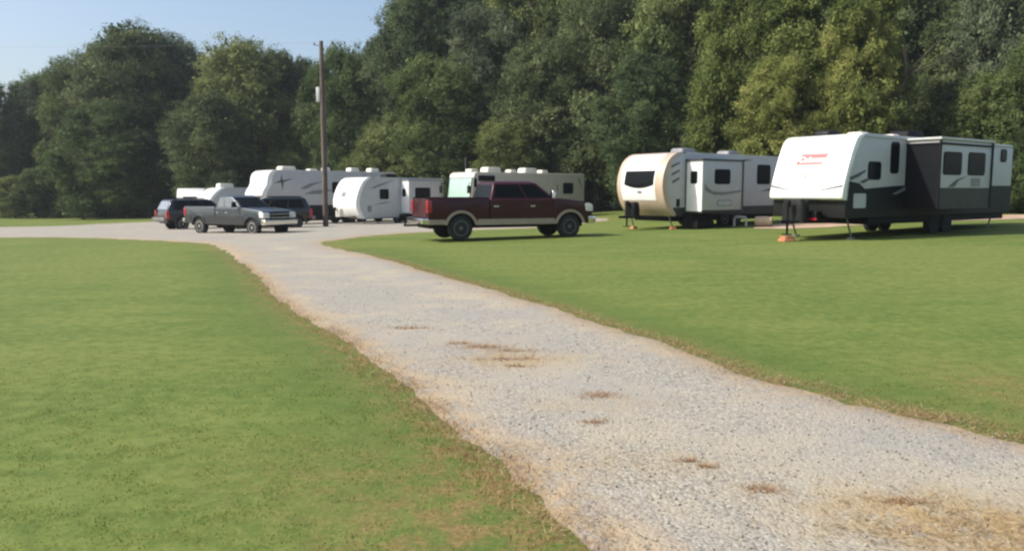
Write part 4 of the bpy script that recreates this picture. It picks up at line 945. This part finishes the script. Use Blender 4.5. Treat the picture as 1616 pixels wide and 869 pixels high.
# ------------------------------------------------------------------ pole, wire and small things
px, py = -10.86, 46.48; z0 = gz(px, py)
PO = root('utility_pole', 'weathered brown wooden utility pole with white box beside the gravel lane', 'utility pole', (px, py, z0))
bm = B(); tube(bm, [(0, 0, -.3), (.01, 0, 3.5), (-.01, 0, 7.), (0, 0, 10.55)], [.155, .145, .13, .11], 14); done('pole', bm, 'pole', PO)
bm = B(); box(bm, -.34, -.13, -.12, .12, 7.15, 7.98); done('equipment_box', bm, 'box', PO, .03, 2)
bm = B(); tube(bm, [(-.12, 0, 10.3), (-.42, 0, 10.34)], .025, 6); tube(bm, [(-.4, 0, 10.32), (-.4, 0, 10.46)], .05, 8); done('insulator', bm, 'steel', PO)
bm = B(); tube(bm, [(.14, 0, 8.1), (.22, -.03, 7.6), (.16, 0, 7.1), (.155, 0, 2.)], .018, 6); done('conduit', bm, 'steel', PO)
bm = B(); a = Vector((px - .4, py, z0 + 10.46)); b_ = Vector((-62, 60, 12.4))
tube(bm, [a.lerp(b_, t / 24) - Vector((0, 0, 1.2 * (t / 24) * (1 - t / 24))) for t in range(25)], .004, 5)
tag(done('overhead_wire', bm, 'steel'), 'thin overhead wire running from the utility pole top across the sky', 'wire')

def block(x, y, label, rz=.3, n=2, sc=1.):
    bm = B()
    for k in range(n): dome(bm, 0, 0, k * .07, .42 - .08 * k, .34 - .05 * k, .075, .05)
    o = done('leveling_block', bm, 'orange'); o.scale = (sc, sc, sc * 1.1); o.location = (x, y, gz(x, y)); o.rotation_euler = (0, 0, rz)
    return tag(o, label, 'leveling block', 'orange leveling blocks')
def loc_world(rt, x, y):
    a = rt.rotation_euler.z; return rt.location.x + math.cos(a) * x - math.sin(a) * y, rt.location.y + math.sin(a) * x + math.cos(a) * y
block(*loc_world(R, .80, 0), 'orange leveling block under the tongue jack of the charcoal trailer')
block(*loc_world(T2, -.80, -.95), 'orange leveling block under the far front corner of the tan trailer', .6, 2, .68)
block(*loc_world(T2, -1.05, .95), 'orange leveling block under the near front corner of the tan trailer', .2, 2, .68)
x, y = 10.25, 32.5
bm = B(); lathe = []
tube(bm, [(0, -.32, .21), (0, .0, .215), (0, .32, .21)], [.20, .215, .205], 12); o = done('cut_log', bm, 'wood_pale'); o.location = (x, y, gz(x, y)); o.rotation_euler = (0, 0, 1.1)
tag(o, 'pale cut log lying on the grass between the two right trailers', 'log')
x, y = 9.75, 33.2
bm = B(); tube(bm, [(0, 0, 0), (0, 0, .30), (-.06, 0, .38), (-.42, .1, .40), (-.48, .12, .32), (-.48, .12, .0)], .05, 8); o = done('drain_pipe', bm, 'box'); o.location = (x, y, gz(x, y)); o.rotation_euler = (0, 0, .2)
tag(o, 'pale grey bent drain pipe standing behind the tan trailer wheels', 'pipe')
x, y = 22.2, 36.4
HP = root('hookup_post', 'short white utility hookup post by the tail of the charcoal trailer', 'post', (x, y, gz(x, y)), .4)
bm = B(); box(bm, -.07, .07, -.07, .07, 0, .75); done('post', bm, 'white_gel', HP, .01, 1)
bm = B(); box(bm, -.13, .13, -.11, .11, .70, 1.05); done('outlet_box', bm, 'box', HP, .02, 2)

# ------------------------------------------------------------------ summer air
bm = B(); box(bm, -930, 930, -330, 930, -3.5, 34.)
hz, nt, b = new_mat('summer haze'); nt.nodes.remove(b)
pv = N(nt, 'ShaderNodeVolumePrincipled'); pv.inputs['Color'].default_value = (.80, .87, .95, 1); pv.inputs['Density'].default_value = .00042; pv.inputs['Anisotropy'].default_value = .3
nt.links.new(pv.outputs[0], nt.nodes['Material Output'].inputs['Volume'])
tag(done('haze', bm, hz, None, smooth=0), kind='stuff')

# ------------------------------------------------------------------ camera, sun, sky
cam = bpy.data.cameras.new('camera'); cam.lens = 36 * 1257 / 1616; cam.sensor_width = 36; cam.clip_end = 3000; cam.clip_start = .05
co = bpy.data.objects.new('camera', cam); co.location = (0, 0, 1.65); co.rotation_euler = (math.radians(90 - 6.107), 0, 0); COL.objects.link(co); scene.camera = co
EL = math.radians(42); sv = Vector((-.97, -.21, 0)).normalized() * math.cos(EL) + Vector((0, 0, math.sin(EL)))
sun = bpy.data.lights.new('sun', 'SUN'); sun.energy = 4.2; sun.angle = math.radians(.5); sun.color = (1, .95, .86)
so_ = bpy.data.objects.new('sun', sun); so_.rotation_euler = sv.to_track_quat('Z', 'Y').to_euler(); so_.location = (-20, 0, 30); COL.objects.link(so_)
w = bpy.data.worlds.new('World'); scene.world = w; w.use_nodes = True; nt = w.node_tree
sky = nt.nodes.new('ShaderNodeTexSky'); sky.sky_type = 'NISHITA'; sky.sun_disc = False; sky.sun_elevation = EL; sky.sun_rotation = math.atan2(sv.x, sv.y)
sky.air_density = 1.0; sky.dust_density = 3.0; sky.ozone_density = 1.5
nt.links.new(sky.outputs['Color'], nt.nodes['Background'].inputs['Color']); nt.nodes['Background'].inputs['Strength'].default_value = .15
scene.view_settings.view_transform = 'Standard'; scene.view_settings.look = 'None'; scene.view_settings.gamma = 1; scene.view_settings.exposure = .38
scene.render.engine = 'CYCLES'; scene.cycles.use_denoising = True; scene.cycles.max_bounces = 6; scene.cycles.transparent_max_bounces = 6
scene.cycles.filter_width = 2.4
